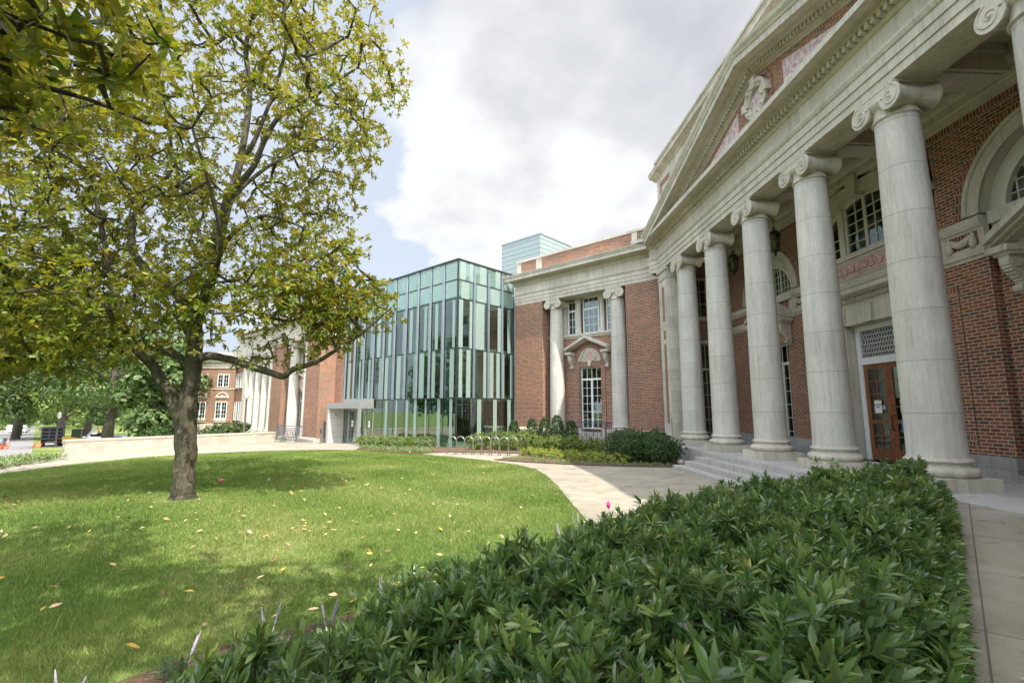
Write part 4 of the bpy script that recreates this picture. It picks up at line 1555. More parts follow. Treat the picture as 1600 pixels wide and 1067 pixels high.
# what stands inside
m = MB(FW)
m.box(-32.6, -19.75, 17.5, 25.5, 5.05, 5.4)
m.box(-32.6, -19.75, 21.5, 25.5, 2.45, 2.75)
m.box(-32.6, -19.7, 17.1, 25.5, 7.85, 8.15)
m.box(-32.6, -19.7, 17.2, 25.5, -.5, -.02)
m.build('floor_slab', M['room'], gp_)
m = MB(FW)
m.box(-32.6, -19.7, 25.3, 25.6, -.5, 7.85)
m.box(-32.6, -32.3, 17.2, 25.5, -.5, 7.85)
m.build('inner_wall', M['brick'], gp_)
m = MB(FW)
m.box(-30, -26, 20.5, 20.9, 2.9, 5.0)
m.box(-23.5, -20.5, 20.8, 21.2, 3.0, 4.9)
m.box(-31.5, -27.5, 22.6, 22.9, 0, 2.4)
m.build('inner_panel', M['room'], gp_)
m = MB(FW)
for x in (-30.5, -27, -23.5, -20.5):
    m.lathe(x, 19.6, [(.16, -.1), (.16, 7.85)], 14)
m.build('inner_post', M['alu'], gp_)
m = MB(FW)
for i in range(12):
    m.box(-29.5 + i * .45, -29.0 + i * .45, 21.2, 22.5, .2 * i, .2 * i + .1)
m.build('inner_stair', M['room'], gp_)

# entrance canopy
cp = thing('entrance_canopy', 'square white panelled entrance porch at the left foot of the glass pavilion', 'entrance', FW(-30, 16.3, -.3))
m = MB(FW)
CL, CR, CF, CB = -31.75, -27.55, 15.85, 16.9
CLi = CL + .28
m.box(CL, CR, CF, CB, 2.0, 2.38)
m.box(CL + 1.6, CR + .0, CF + .3, CB, 2.38, 2.62)
m.box(CL, CL + .14, CF, CB + .3, -.6, 2.0)
m.build('portal_frame', M['alu'], cp)
MB(FW).box(CL + .14, CLi, CF + .05, CB + .3, -.6, 2.0).build('side_panelling', M['panel_white'], cp)
MB(FW).box(CR - .16, CR, CF + .02, CF + .18, -.5, 2.0).build('corner_post', M['alu'], cp)
# doors of the pavilion
m = MB(FW)
x0, x1 = -30.75, -28.55
for x in (CLi, x0 - .06, x1, CR - .2):
    m.box(x, x + .07, NF - .02, NF + .06, -.5, 2.0)
m.box(CLi, CR, NF - .02, NF + .06, 1.93, 2.0)
m.build('door_screen', M['alu'], gp_)
for k in range(2):
    a0 = x0 + .01 + k * (x1 - x0 - .02) / 2
    a1 = a0 + (x1 - x0 - .02) / 2 - .01
    m = MB(FW)
    m.box(a0, a0 + .07, NF, NF + .05, -.4, 1.93)
    m.box(a1 - .07, a1, NF, NF + .05, -.4, 1.93)
    m.box(a0, a1, NF, NF + .05, -.4, -.2)
    m.box(a0, a1, NF, NF + .05, 1.83, 1.93)
    o = m.build('glass_door', M['fin'], gp_)
    MB(FW).box(a0 + .07, a1 - .07, NF + .02, NF + .03, -.2, 1.83).build('door_glass', M['glass'], o)
    hx = a1 - .11 if k == 0 else a0 + .11
    MB(FW).tube([(hx, NF, .35), (hx, NF - .07, .37), (hx, NF - .07, .93), (hx, NF, .95)], .014, 6).build('door_handle', M['steel'], o)
MB(FW).box(CLi + .05, x0 - .07, NF + .01, NF + .02, -.4, 1.93).build('side_light', M['glass'], gp_)
MB(FW).box(x1 + .07, CR - .2, NF + .01, NF + .02, -.4, 1.93).build('side_light', M['glass'], gp_)
for a, lb in ((-30.2, 'small yellow edged notice on the left glass door under the entrance canopy'), (-29.2, 'small yellow edged notice on the right glass door under the entrance canopy'), (-28.1, 'small yellow edged notice on the side glass right of the canopy doors')):
    notice(FW, a, NF - .012, 1.0, lb, ('EXIT', 'ONLY'), .06, .24, .42)
wheelchair(FW, -29.1, NF - .012, .25, .38, 'blue wheelchair sign low on the right glass door under the entrance canopy')
t = thing('security_camera', 'small dark dome camera on the white side panel of the entrance canopy', 'camera', FW(CLi, 16.3, 1.5))
MB(FW).lathe(16.35, 1.62, [(.05, CLi), (.05, CLi + .05)], 12, axis='a').build('mount', M['white'], t)
MB(FW).lathe(16.35, 1.60, [(.045, CLi + .05), (.04, CLi + .09), (.015, CLi + .11)], 12, axis='a').build('dome', M['black'], t)
t = thing('door_opener_bollard', 'slim dark steel post standing before the white entrance canopy', 'bollard', FW(-31.6, 15.6, -.35))
MB(FW).box(-31.72, -31.5, 15.45, 15.6, -.4, .82).build('post_body', M['steel'], t, bevel=.01)
MB(FW).box(-31.68, -31.54, 15.44, 15.449, .35, .6).build('push_plate', M['dark_metal'], t)
t = thing('sandwich_board', 'white and orange folding sign standing inside the glass beside the entrance', 'sign', FW(-26.9, 17.6, -.1))
m = MB(FW)
m.prism([(-27.1, -.05), (-26.6, -.05), (-26.5, .78), (-27.0, .78)], 17.3, 17.33)
m.build('board', M['paper'], t)
MB(FW).prism([(-27.03, .55), (-26.53, .55), (-26.5, .78), (-27.0, .78)], 17.285, 17.298).build('orange_header', M['gold'], t)
m = MB(FW)
m.prism([(-27.1, -.05), (-26.6, -.05), (-26.5, .78), (-27.0, .78)], 17.6, 17.62)
m.build('back_board', M['paper'], t)

# bicycle hoops -----------------------------------------------------
hoops = [(703, -2.03, 22.6), (716, -1.5, 21.8), (731, -1.0, 21.15), (744, -.62, 20.75), (758, -.2, 20.4), (772, .2, 20.35), (786, .6, 20.75), (800, 1.0, 21.0)]
q0, q1 = Vector((-1.72, 21.75)), Vector((.92, 20.3))
ords = ['leftmost, nearest the glass corner', 'second from the left', 'third from the left', 'fourth from the left', 'fourth from the right', 'third from the right', 'second from the right', 'rightmost, nearest the planting']
for i in range(8):
    t_ = i / 7
    p = q0.lerp(q1, t_)
    z = g(p.x, p.y)
    rk = thing('bicycle_hoop', 'bent steel bicycle hoop, ' + ords[i] + ' of the row of eight', 'bike rack', (p.x, p.y, z), 0, 'bicycle hoops on the concrete pad')
    dr = Vector((.93, -.37))
    m = MB()
    hw_ = .21
    pts = [(p.x - dr.x * (hw_ + .05), p.y - dr.y * (hw_ + .05), z), (p.x - dr.x * hw_, p.y - dr.y * hw_, z + .44)]
    pts += [(p.x - dr.x * hw_ * math.cos(a) * .9, p.y - dr.y * hw_ * math.cos(a) * .9, z + .60 + .18 * math.sin(a)) for a in np.linspace(.1, math.pi - .1, 10)]
    pts += [(p.x + dr.x * hw_, p.y + dr.y * hw_, z + .44), (p.x + dr.x * (hw_ + .05), p.y + dr.y * (hw_ + .05), z)]
    m.tube(pts, .021, 8)
    m.build('steel_hoop', M['steel'], rk)
    m = MB()
    for sg in (-1, 1):
        m.lathe(p.x + sg * dr.x * (hw_ + .05), p.y + sg * dr.y * (hw_ + .05), [(.055, z), (.055, z + .012)], 10)
    m.build('foot_plates', M['steel'], rk)

# thin marker post and ball stone by the steps
t = thing('marker_post', 'thin grey post standing between the dark shrubs and the portico steps', 'post', (6.55, 17.4, 0))
MB().lathe(6.55, 17.4, [(.022, 0), (.022, 1.62)], 8).build('post', M['steel'], t)
o = MB().lathe(6.72, 17.2, [(.01, 0), (.10, .01), (.125, .08), (.10, .15), (.05, .185), (.01, .19)], 16).build('ball_stone', M['rock'])
tag(o, 'round pale stone lying at the foot of the thin post beside the steps', 'stone')

# ================================================================== FAR BUILDING (left)
far = thing('far_brick_hall', 'red brick hall with pale columns and cornice, left of the glass pavilion', 'building', FF(-42, 16, 0))
NW = 15.6
wing_front(FF, far, -40.9, -38.9, -34.7, -32.6, NW, detail=False, hoodz=True, cols=(-37.6, -34.35 - .75))
m = MB(FF)
m.box(-32.9, -31.95, 16.9, 18, -.2, 8.1)
m.build('return_pier', M['brick'], far)
m = MB(FF)
m.mold([(18, 8.12), (16.9, 8.12), (16.9, 9.2), (16.4, 9.3), (16.35, 9.84), (18, 9.86)], -32.6, -31.9)
m.build('return_cornice', M['stone_plain'], far)
for a in (-41.6, -43.1, -44.6, -46.1):
    ionic_column(FF, a, NW + .4, .9, 7.6, far, r=.36, plinth=.2, full=False, seg=20)
m = MB(FF)
m.box(-49.0, -40.9, NW + 2.2, NW + 3, -.8, 8.2)
m.build('porch_wall', M['brick'], far)
m = MB(FF)
m.box(-47.4, -46.8, NW, NW + 1.0, .6, 7.6)
m.box(-49.0, -40.9, NW - .05, NW + 2.4, 7.6, 9.3)
m.box(-49.0, -40.9, NW - .3, NW + 2.4, 9.3, 9.6)
m.box(-49.0, -40.9, NW - .6, NW + 2.4, 9.6, 9.85)
m.box(-47.6, -40.9, NW - .3, NW + 2.4, -.8, .9)
m.build('far_entablature', M['stone_plain'], far)
for i in range(6):
    MB(FF).box(-45.8, -42.2, NW - .3 - .32 * (i + 1), NW - .3 - .32 * i, -.8, .9 - .22 * (i + 1)).build('step', M['step_stone'], far)
# splayed bay with windows
m = MB(FF)
m.box(-50.0, -47.4, NW + .2, NW + 1, 1.0, 6.8)
m.build('splay_wall', M['brick'], far)
m = MB(FF)
m.box(-50.0, -47.4, NW + .1, NW + 1, -.8, 1.0)
m.box(-50.0, -47.4, NW + .05, NW + 1, 6.8, 8.0)
m.build('splay_trim', M['stone_plain'], far)
for a in (-49.3, -48.2):
    window(FF, a - .3, a + .3, NW + .12, 1.9, 3.6, 2, 4, far, dark=.06, depth=.06)
    window(FF, a - .3, a + .3, NW + .12, 4.85, 6.2, 2, 3, far, dark=.06, depth=.06)
iron_rail(FF, -36.9, -33.6, NW - .9, .7, 1.75, 'iron_railing', 'dark iron railing before the tall window of the far brick hall, left of the canopy', ends=.5)
for xo in (-42.5, -45.6):
    t = thing('handrail', ('right' if xo > -44 else 'left') + ' hand thin steel rail on the steps of the far brick hall', 'handrail', FF(xo, NW - 1, 0))
    m = MB(FF)
    m.tube([(xo, NW - 2.2, -.7), (xo, NW - 2.2, .25), (xo, NW - .2, 1.7), (xo, NW + .2, 1.7), (xo, NW + .2, .9)], .022, 6)
    m.tube([(xo, NW - 1.2, 0), (xo, NW - 1.2, 1.0)], .018, 6)
    m.tube([(xo, NW - 2.2, -.1), (xo, NW - .2, 1.3)], .014, 6)
    m.build('rail_tube', M['steel'], t)

# long low wing facing the camera
west = thing('brick_side_wing', 'low red brick wing with pairs of white windows under carved garlands, behind the tree trunk', 'building', (-27, 46.5, 0))
Y0 = 46.
m = MB()
XL, XR = -30.3, -23.95
m.box(XL, XR, Y0, Y0 + 6, .64, 5.75)
m.box(XL, XR, Y0 + .05, Y0 + 6, -1.2, .0)
m.build('brick_wall', M['brick'], west)
m = MB()
m.box(XL - .1, XR + .03, Y0 - .08, Y0 + 6, .0, .64)
m.box(XL, XR + .02, Y0 - .06, Y0 + 6, 3.78, 3.88)
m.box(XL - .08, XR + .05, Y0 - .1, Y0 + 6, 5.75, 6.3)
m.box(XL - .3, XR + .2, Y0 - .35, Y0 + 6, 6.3, 6.55)
m.box(XL - .5, XR + .3, Y0 - .55, Y0 + 6, 6.55, 6.8)
m.box(XL + .1, XR + .03, Y0 - .02, Y0 + 6, 6.8, 7.25)
m.box(XL - .12, XL + .5, Y0 - .12, Y0 + .3, 5.0, 5.76)
m.build('stone_trim', M['stone_plain'], west)
for x in (-28.8, -26.9, -24.98):
    window(WORLD, x - .52, x + .52, Y0 - .07, 1.1, 2.65, 4, 4, west, split=True, dark=.0, depth=.05)
    window(WORLD, x - .52, x + .52, Y0 - .07, 4.0, 5.2, 4, 3, west, split=True, dark=.0, depth=.05)
    window(WORLD, x - .48, x + .48, Y0 - .05, -.75, -.06, 4, 2, west, 'basement_window', split=True, dark=.0, depth=.05)
    m = MB()
    m.box(x - .6, x + .6, Y0 - .14, Y0, .94, 1.1)
    m.box(x - .55, x + .55, Y0 - .09, Y0, .78, .94)
    m.build('window_sill', M['stone_plain'], west)
    m = MB()
    ring(m, x, 2.95, .50, .60, Y0 - .06, Y0, 18)
    swag(m, x - .27, Y0, 3.2, .22, .16)
    swag(m, x + .27, Y0, 3.2, .22, .16)
    m.build('carved_garland', M['stone_plain'], west)
# pale stone quoin at the left corner
m = MB()
m.box(XL - .75, XL, Y0 + .1, Y0 + 1, -1.2, 5.75)
m.build('brick_pier', M['brick'], west)
MB().box(XL - .85, XL + .02, Y0 + .0, Y0 + 1, .2, .9).build('pier_band', M['stone_plain'], west)

# retaining wall ----------------------------------------------------
rw = thing('retaining_wall', 'long low wall of buff stone blocks behind the path', 'wall', (-19, 30, -.5))
P0, P1 = Vector((-23.0, 27.5)), Vector((-16.0, 37.0))
dv = (P1 - P0).normalized()
FRW = Frame((dv.x, dv.y), (-dv.y, dv.x))
a0_, d0_ = P0.dot(dv), P0.dot(Vector((-dv.y, dv.x)))
L_ = (P1 - P0).length
NS = 14
m, mc = MB(FRW), MB(FRW)
for i in range(NS):
    xa, xb = a0_ + L_ * i / NS, a0_ + L_ * (i + 1) / NS
    m.box(xa, xb, d0_, d0_ + .45, -1.2, .18)
mc.box(a0_ - .02, a0_ + L_ + .02, d0_ - .03, d0_ + .5, .18, .30)
m.build('wall_blocks', M['ret_stone'], rw)
mc.build('coping', M['ret_stone'], rw)

# ================================================================== GROUND
def strips_mesh(name, us, ns, mat, kind=None):
    v, f = [], []
    for u in us:
        for n_ in ns:
            x, y = (u + n_) * S2, (n_ - u) * S2
            v.append((x, y, g(x, y)))
    k = len(ns)
    for i in range(len(us) - 1):
        for j in range(k - 1):
            f.append((i * k + j, (i + 1) * k + j, (i + 1) * k + j + 1, i * k + j + 1))
    me = bpy.data.meshes.new(name)
    me.from_pydata(v, [], f)
    me.materials.append(mat)
    o = bpy.data.objects.new(name, me)
    C.objects.link(o)
    tag(o, kind='structure')
    return o


strips_mesh('ground', [-1400, -700, -240, -150, -100, -60, -45, -30, -15, 0, 60, 200, 900], [-900, -200, -40, 0, 40, 200, 1400], M['lawn'])


def sheet(name, pts, dz, mat, kind='structure', zf=g, uvrot=0., cuts=(-15, -30, -45, -100, -240), fine=None):
    bm = bmesh.new()
    bm.faces.new([bm.verts.new((x, y, 0)) for x, y in pts])
    for c in cuts:
        ge = bm.verts[:] + bm.edges[:] + bm.faces[:]
        bmesh.ops.bisect_plane(bm, geom=ge, plane_co=(c * S2, -c * S2, 0), plane_no=(1, -1, 0))
    if fine:
        xs = [p[0] for p in pts]
        ys = [p[1] for p in pts]
        for ax, lo, hi in ((0, min(xs), max(xs)), (1, min(ys), max(ys))):
            c = lo + fine
            while c < hi:
                co = (c, 0, 0) if ax == 0 else (0, c, 0)
                no = (1, 0, 0) if ax == 0 else (0, 1, 0)
                bmesh.ops.bisect_plane(bm, geom=bm.verts[:] + bm.edges[:] + bm.faces[:], plane_co=co, plane_no=no)
                c += fine
    for v in bm.verts:
        v.co.z = zf(v.co.x, v.co.y) + dz
    bmesh.ops.recalc_face_normals(bm, faces=bm.faces)
    if sum(f.normal.z for f in bm.faces) < 0:
        bmesh.ops.reverse_faces(bm, faces=bm.faces)
    me = bpy.data.meshes.new(name)
    uvl = bm.loops.layers.uv.new('UVMap')
    ca_, sa_ = math.cos(uvrot), math.sin(uvrot)
    for f in bm.faces:
        for l in f.loops:
            x, y = l.vert.co.x, l.vert.co.y
            l[uvl].uv = (x * ca_ - y * sa_, x * sa_ + y * ca_)
    bm.to_mesh(me)
    bm.free()
    me.materials.append(mat)
    o = bpy.data.objects.new(name, me)
    C.objects.link(o)
    if kind:
        tag(o, kind=kind)
    return o


LAWN_EDGE = [(-15.9, 16.6), (-16.2, 18.6), (-16.3, 20.6), (-16.0, 22.6), (-15.2, 24.1), (-14.0, 25.3), (-12.4, 26.0), (-10.7, 26.4), (-8.9, 26.4), (-7.0, 25.6), (-5.2, 24.3), (-3.6, 22.7),
             (-1.8, 20.4), (-.17, 18.65), (.9, 17.2), (1.45, 15.8), (1.62, 14.4), (1.68, 12.5), (1.66, 10.3), (1.67, 8.75), (1.5, 8.2)]
bedL = [(1.5, 8.2), (.75, 7.0), (-.2, 6.1), (-.95, 5.45), (-1.45, 4.75), (-2.2, 4.3), (-2.8, 3.6), (-3.1, 2.4)]
path = sheet('path', LAWN_EDGE + [(3.0, 7.4), (7.2, 8.0), (7.2, 21.8), (7.4, 22.2)] +
             [(1.2, 28.5), (-2.0, 25.9), (-7.9, 31.75), (-8.4, 32.2), (-11.4, 35.6), (-16.2, 37.2), (-23.2, 27.6), (-21.7, 24.7), (-20.2, 22.2), (-19.0, 20.0), (-18.6, 16.0)], .02, M['concrete'], uvrot=R(45))
mulch = sheet('planting_bed', [(-7.0, 25.7), (-3.3, 21.95), (-2.2, 22.95), (-.2, 21.9), (1.3, 21.3), (1.2, 20.2), (.08, 18.75), (1.2, 17.9), (3.0, 16.95), (4.6, 16.4), (6.2, 16.15), (6.7, 16.4), (6.95, 17.0), (7.1, 21.9), (1.3, 28.3), (-1.9, 25.9), (-7.4, 31.3), (-7.6, 29.0)], .045, M['mulch'])
hedge_bed = sheet('hedge_bed', bedL[::-1] + [(3.2, 8.7), (5.2, 9.0), (6.95, 9.0), (7.2, 8.1), (5.0, 5.25), (3.0, 3.1), (1.4, 1.5), (.3, .2), (-2.0, .0)][0:0] + [(2.4, 8.3), (3.6, 8.75), (5.4, 9.0), (6.95, 8.95), (7.15, 7.95), (5.0, 5.3), (3.0, 3.15), (1.4, 1.55), (0.2, .3), (-2.6, .3)], .022, M['mulch'], zf=gz, fine=.5)


def rz_(x, y):
    u = (x - y) * S2
    n_ = (x + y) * S2
    return .40 + .145 * min(1, max(0, n_ / 10.5))


right_walk = sheet('walkway', [(0.1, .1), (1.4, 1.5), (3.0, 3.1), (5.0, 5.25), (7.15, 7.9), (7.15, 8.6), (12, 8.6), (12, -4), (-1, -4)], .0, M['concrete_grey'], zf=rz_, uvrot=R(45), fine=1.0)
# street
rd = Vector((-.668, .744))
pr_ = Vector((-.744, -.668))


def rp_(t, s):
    p = rd * t + pr_ * s
    return (p.x, p.y)


sheet('street', [rp_(27, .3), rp_(32, 0), rp_(900, 0), rp_(900, 9), rp_(60, 9), rp_(30, 14), rp_(24, 14), rp_(24.5, 3)], .02, M['asphalt'], cuts=(-30, -45, -100, -240))
sheet('cross_street', [rp_(24, 14), rp_(60, 9), rp_(62, 60), rp_(24, 60)], .016, M['asphalt'], cuts=(-30, -45, -100, -240))
sheet('crosswalk_line', [rp_(62, .4), rp_(62.5, .4), rp_(62.5, 8.6), rp_(62, 8.6)], .03, M['paper'])
sheet('car_park', [rp_(96, -1), rp_(96, -60), rp_(150, -60), rp_(150, -1)], .018, M['asphalt'])

# ================================================================== LEAVES


def mesh_np(name, V, F_, mat, parent=None, tint=None, smooth=True):
    """V (n,3) float, F_ (m,3) int"""
    me = bpy.data.meshes.new(name)
    nv, nf = len(V), len(F_)
    me.vertices.add(nv)
    me.vertices.foreach_set('co', np.asarray(V, np.float32).ravel())
    me.loops.add(nf * 3)
    me.loops.foreach_set('vertex_index', np.asarray(F_, np.int32).ravel())
    me.polygons.add(nf)
    me.polygons.foreach_set('loop_start', np.arange(0, nf * 3, 3, dtype=np.int32))
    me.polygons.foreach_set('loop_total', np.full(nf, 3, np.int32))
    me.update(calc_edges=True)
    if smooth:
        me.polygons.foreach_set('use_smooth', np.ones(nf, bool))
    if tint is not None:
        a = me.attributes.new('tint', 'FLOAT', 'POINT')
        a.data.foreach_set('value', np.asarray(tint, np.float32))
    me.materials.append(mat)
    o = bpy.data.objects.new(name, me)
    C.objects.link(o)
    if parent is not None:
        o.parent = parent
        o.matrix_parent_inverse = world_of(parent).inverted()
    return o


def norm(a):
    return a / np.maximum(np.linalg.norm(a, axis=-1, keepdims=True), 1e-9)


LEAF_HI = ([(0, 0, 0), (.28, .8, .1), (.62, 1., .12), (1, 0, 0), (.62, -1., .12), (.28, -.8, .1), (.33, 0, 0), (.68, 0, 0)],
           [(0, 6, 1), (6, 7, 2), (6, 2, 1), (7, 3, 2), (0, 5, 6), (5, 4, 6), (4, 7, 6), (4, 3, 7)])
LEAF_LO = ([(0, 0, 0), (.5, 1., .15), (1, 0, 0), (.5, -1., .15), (.5, 0, 0)], [(0, 4, 1), (4, 2, 1), (0, 3, 4), (3, 2, 4)])
LEAF_MIN = ([(0, 0, 0), (.5, 1., .1), (1, 0, 0), (.5, -1., .1)], [(0, 2, 1), (0, 3, 2)])


def leaf_arrays(P, D, N, L, W, kind=LEAF_LO, droop=.12):
    """P base points, D directions, N approximate upper normals, L/W sizes (arrays)"""
    base, faces = kind
    base = np.array(base)
    D = norm(D)
    Sd = norm(np.cross(N, D))
    Nn = np.cross(D, Sd)
    k = len(base)
    n = len(P)
    L = L[:, None]
    W = W[:, None]
    V = np.zeros((n, k, 3))
    for i, (l, s, h) in enumerate(base):
        V[:, i] = P + D * L * l + Sd * W * s + Nn * (W * h * 2.0) - np.array([0, 0, 1.]) * (L * droop * l * l)
    F_ = (np.array(faces)[None] + (np.arange(n) * k)[:, None, None]).reshape(-1, 3)
    return V.reshape(-1, 3), F_, k


def rosettes(P, A, nl, L, W, spread=(35, 95), kind=LEAF_LO, tint=None, droop=.12, jit=.0):
    """leaf whorls at the points P with axes A"""
    n = len(P)
    A = norm(A)
    ref = np.where(np.abs(A[:, 2:3]) > .9, np.array([[1., 0, 0]]), np.array([[0, 0, 1.]]))
    X = norm(np.cross(A, ref))
    Y = np.cross(A, X)
    ph = rng.random((n, 1)) * 6.28 + np.arange(nl)[None] * 2.4 + rng.normal(0, .35, (n, nl))
    th = np.radians(spread[0] + (spread[1] - spread[0]) * (np.arange(nl)[None] / max(1, nl - 1)) ** .8 + rng.normal(0, 14, (n, nl)))
    rad = X[:, None] * np.cos(ph)[..., None] + Y[:, None] * np.sin(ph)[..., None]
    D = rad * np.sin(th)[..., None] + A[:, None] * np.cos(th)[..., None]
    Nn = A[:, None] * np.sin(th)[..., None] - rad * np.cos(th)[..., None] + rng.normal(0, .12, (n, nl, 3))
    back = (np.arange(nl)[None, :, None] / nl) * .35
    PP = P[:, None] - A[:, None] * back * L * 1.0
    if jit:
        PP = PP + rng.normal(0, jit, PP.shape)
    D, Nn, PP = D.reshape(-1, 3), Nn.reshape(-1, 3), PP.reshape(-1, 3)
    Ls = L * (.7 + .5 * rng.random(n * nl))
    Ws = W * (.75 + .45 * rng.random(n * nl))
    V, F_, k = leaf_arrays(PP, D, Nn, Ls, Ws, kind, droop)
    t = (rng.random(n * nl) * .45 + np.repeat(tint if tint is not None else rng.random(n), nl) * .55)
    return V, F_, np.repeat(t, k)


def in_view(p, pad=0):
    d = np.asarray(p) - np.array([0, 0, EYE])
    y0 = math.radians(2.45)
    pt = math.atan(106.5 / 750)
    fw = np.array([math.sin(y0) * math.cos(pt), math.cos(y0) * math.cos(pt), math.sin(pt)])
    rt = np.array([math.cos(y0), -math.sin(y0), 0])
    up = np.cross(rt, fw)
    z = d @ fw
    z = np.where(z < .05, .05, z)
    return 800 + 750 * (d @ rt) / z, 533.5 - 750 * (d @ up) / z, z


def grow_tree(name, label, limbs, pts, mat_bark, mat_leaf, leafp, r_tip=.008, expo=2.2, group=None, cat='tree', keep=None, nros=3, jitter=.1, seg_hi=8, spray=.26):
    """limbs: list of polylines of (x,y,z,r); pts: attraction points -> twigs and leaf whorls"""
    base = limbs[0][0]
    t = thing(name, label, cat, base[:3], 0, group)
    nodes, par, rad = [], [], []
    m = MB()
    for li, L in enumerate(limbs):
        P = np.array(L)
        # smooth by Catmull-Rom
        Q = []
        for i in range(len(P) - 1):
            p0, p1, p2, p3 = P[max(0, i - 1)], P[i], P[i + 1], P[min(len(P) - 1, i + 2)]
            for s in np.linspace(0, 1, 4, endpoint=False):
                Q.append(.5 * ((2 * p1) + (-p0 + p2) * s + (2 * p0 - 5 * p1 + 4 * p2 - p3) * s ** 2 + (-p0 + 3 * p1 - 3 * p2 + p3) * s ** 3))
        Q.append(P[-1])
        Q = np.array(Q)
        wob = rng.normal(0, 1, (len(Q), 3)) * np.minimum(.02, Q[:, 3:4] * .05)
        Q[1:-1, :3] += wob[1:-1]
        m.tube([tuple(q[:3]) for q in Q], [max(.012, q[3] * (1 + rng.normal(0, .018))) for q in Q], 12 if li < 4 else 8, raw=True)
        for i, q in enumerate(Q):
            if q[2] > base[2] + 1.8 and q[3] < .16:
                nodes.append(q[:3])
                par.append(-1)
                rad.append(q[3])
    nodes = list(map(np.array, nodes))
    tips = []
    NA = np.array(nodes)
    D = np.array([np.min(np.linalg.norm(NA - p, axis=1)) for p in pts])
    order = np.argsort(D)
    arr = np.zeros((len(nodes) + len(pts) * 4 + 10, 3))
    arr[:len(nodes)] = NA
    rr_ = np.zeros(len(arr))
    rr_[:len(nodes)] = rad
    cnt = len(nodes)
    chains = []
    kids = {}
    parent = {}
    for oi in order:
        p = pts[oi]
        d = np.linalg.norm(arr[:cnt] - p, axis=1) + .0
        j = int(np.argmin(d))
        dist = d[j]
        if dist < .12:
            continue
        k = 3 if dist > .5 else 2
        start = arr[j].copy()
        prev = j
        ids = [j]
        side = rng.normal(0, 1, 3) * dist * .09
        for s in range(1, k + 1):
            f = s / k
            q = start + (p - start) * f + side * math.sin(math.pi * f) + np.array([0, 0, -.06 * dist * math.sin(math.pi * f)])
            arr[cnt] = q
            parent[cnt] = prev
            prev = cnt
            ids.append(cnt)
            cnt += 1
        chains.append(ids)
        ax = arr[ids[-1]] - arr[ids[-2]]
        tips.append((arr[ids[-1]].copy(), ax / np.linalg.norm(ax)))
        if k == 3 and rng.random() < .6:
            tips.append((arr[ids[-2]] + rng.normal(0, .05, 3), norm(ax + rng.normal(0, .5, 3) * np.linalg.norm(ax))))
    # pipe-model radii
    area = np.zeros(cnt)
    for i in range(cnt - 1, -1, -1):
        if i in parent:
            area[i] += r_tip ** expo
            area[parent[i]] += area[i]
    R_ = np.maximum(area, r_tip ** expo) ** (1 / expo)
    for ids in chains:
        j = ids[0]
        r0 = R_[ids[1]]
        if j < len(rad):
            r0 = min(r0, rad[j] * .8)
        rs = [min(r0 * 1.1, .05)] + [min(R_[i], .045) for i in ids[1:]]
        m.tube([tuple(arr[i]) for i in ids], rs, 5, cap=False, raw=True)
    m.build('branches', mat_bark, t, fix=False)
    TP = np.array([a for a, b in tips])
    TA = np.array([b for a, b in tips])
    # leaf whorls
    lenL, wL, nl = leafp
    P_, A_, T_ = [], [], []
    for r in range(nros):
        off = rng.normal(0, spray if r else .04, TP.shape)
        P_.append(TP + off)
        A_.append(norm(TA * .6 + np.array([0, 0, .55]) + rng.normal(0, .45, TP.shape)))
    P_ = np.concatenate(P_)
    A_ = np.concatenate(A_)
    if keep is not None:
        k_ = keep(P_)
        P_, A_ = P_[k_], A_[k_]
    cl = .5 + .5 * np.sin(P_[:, 0] * 1.7 + 1) * np.cos(P_[:, 1] * 1.3) * np.sin(P_[:, 2] * 1.5)
    tint = np.clip(.55 * rng.random(len(P_)) + .30 * cl + .035 * (P_[:, 2] - 4), 0, 1)
    tint = np.where(rng.random(len(P_)) < .05, 1., tint)
    V, F_, tt = rosettes(P_, A_, nl, lenL, wL, (30, 100), LEAF_HI, tint, .14)
    mesh_np('foliage', V, F_, mat_leaf, t, tt)
    return t


def ell(n, c, r, shell=.35):
    d = norm(rng.normal(0, 1, (n, 3)))
    q = (shell + (1 - shell) * rng.random((n, 1))) ** .6
    return np.array(c) + d * q * np.array(r)


def px3(px, py, dist):
    """point seen at picture position (px, py), dist metres ahead - used once to take the limbs' shapes off the photo"""
    y0 = math.radians(2.45)
    pt = math.atan(106.5 / 750)
    fw = np.array([math.sin(y0) * math.cos(pt), math.cos(y0) * math.cos(pt), math.sin(pt)])
    rt = np.array([math.cos(y0), -math.sin(y0), 0])
    up = np.cross(rt, fw)
    d = fw * 750 + rt * (px - 800) + up * (533.5 - py)
    return np.array([0, 0, EYE]) + d * dist / d[1]


def limb(L):
    return [(*px3(a, b, dd), r) for a, b, dd, r in L]


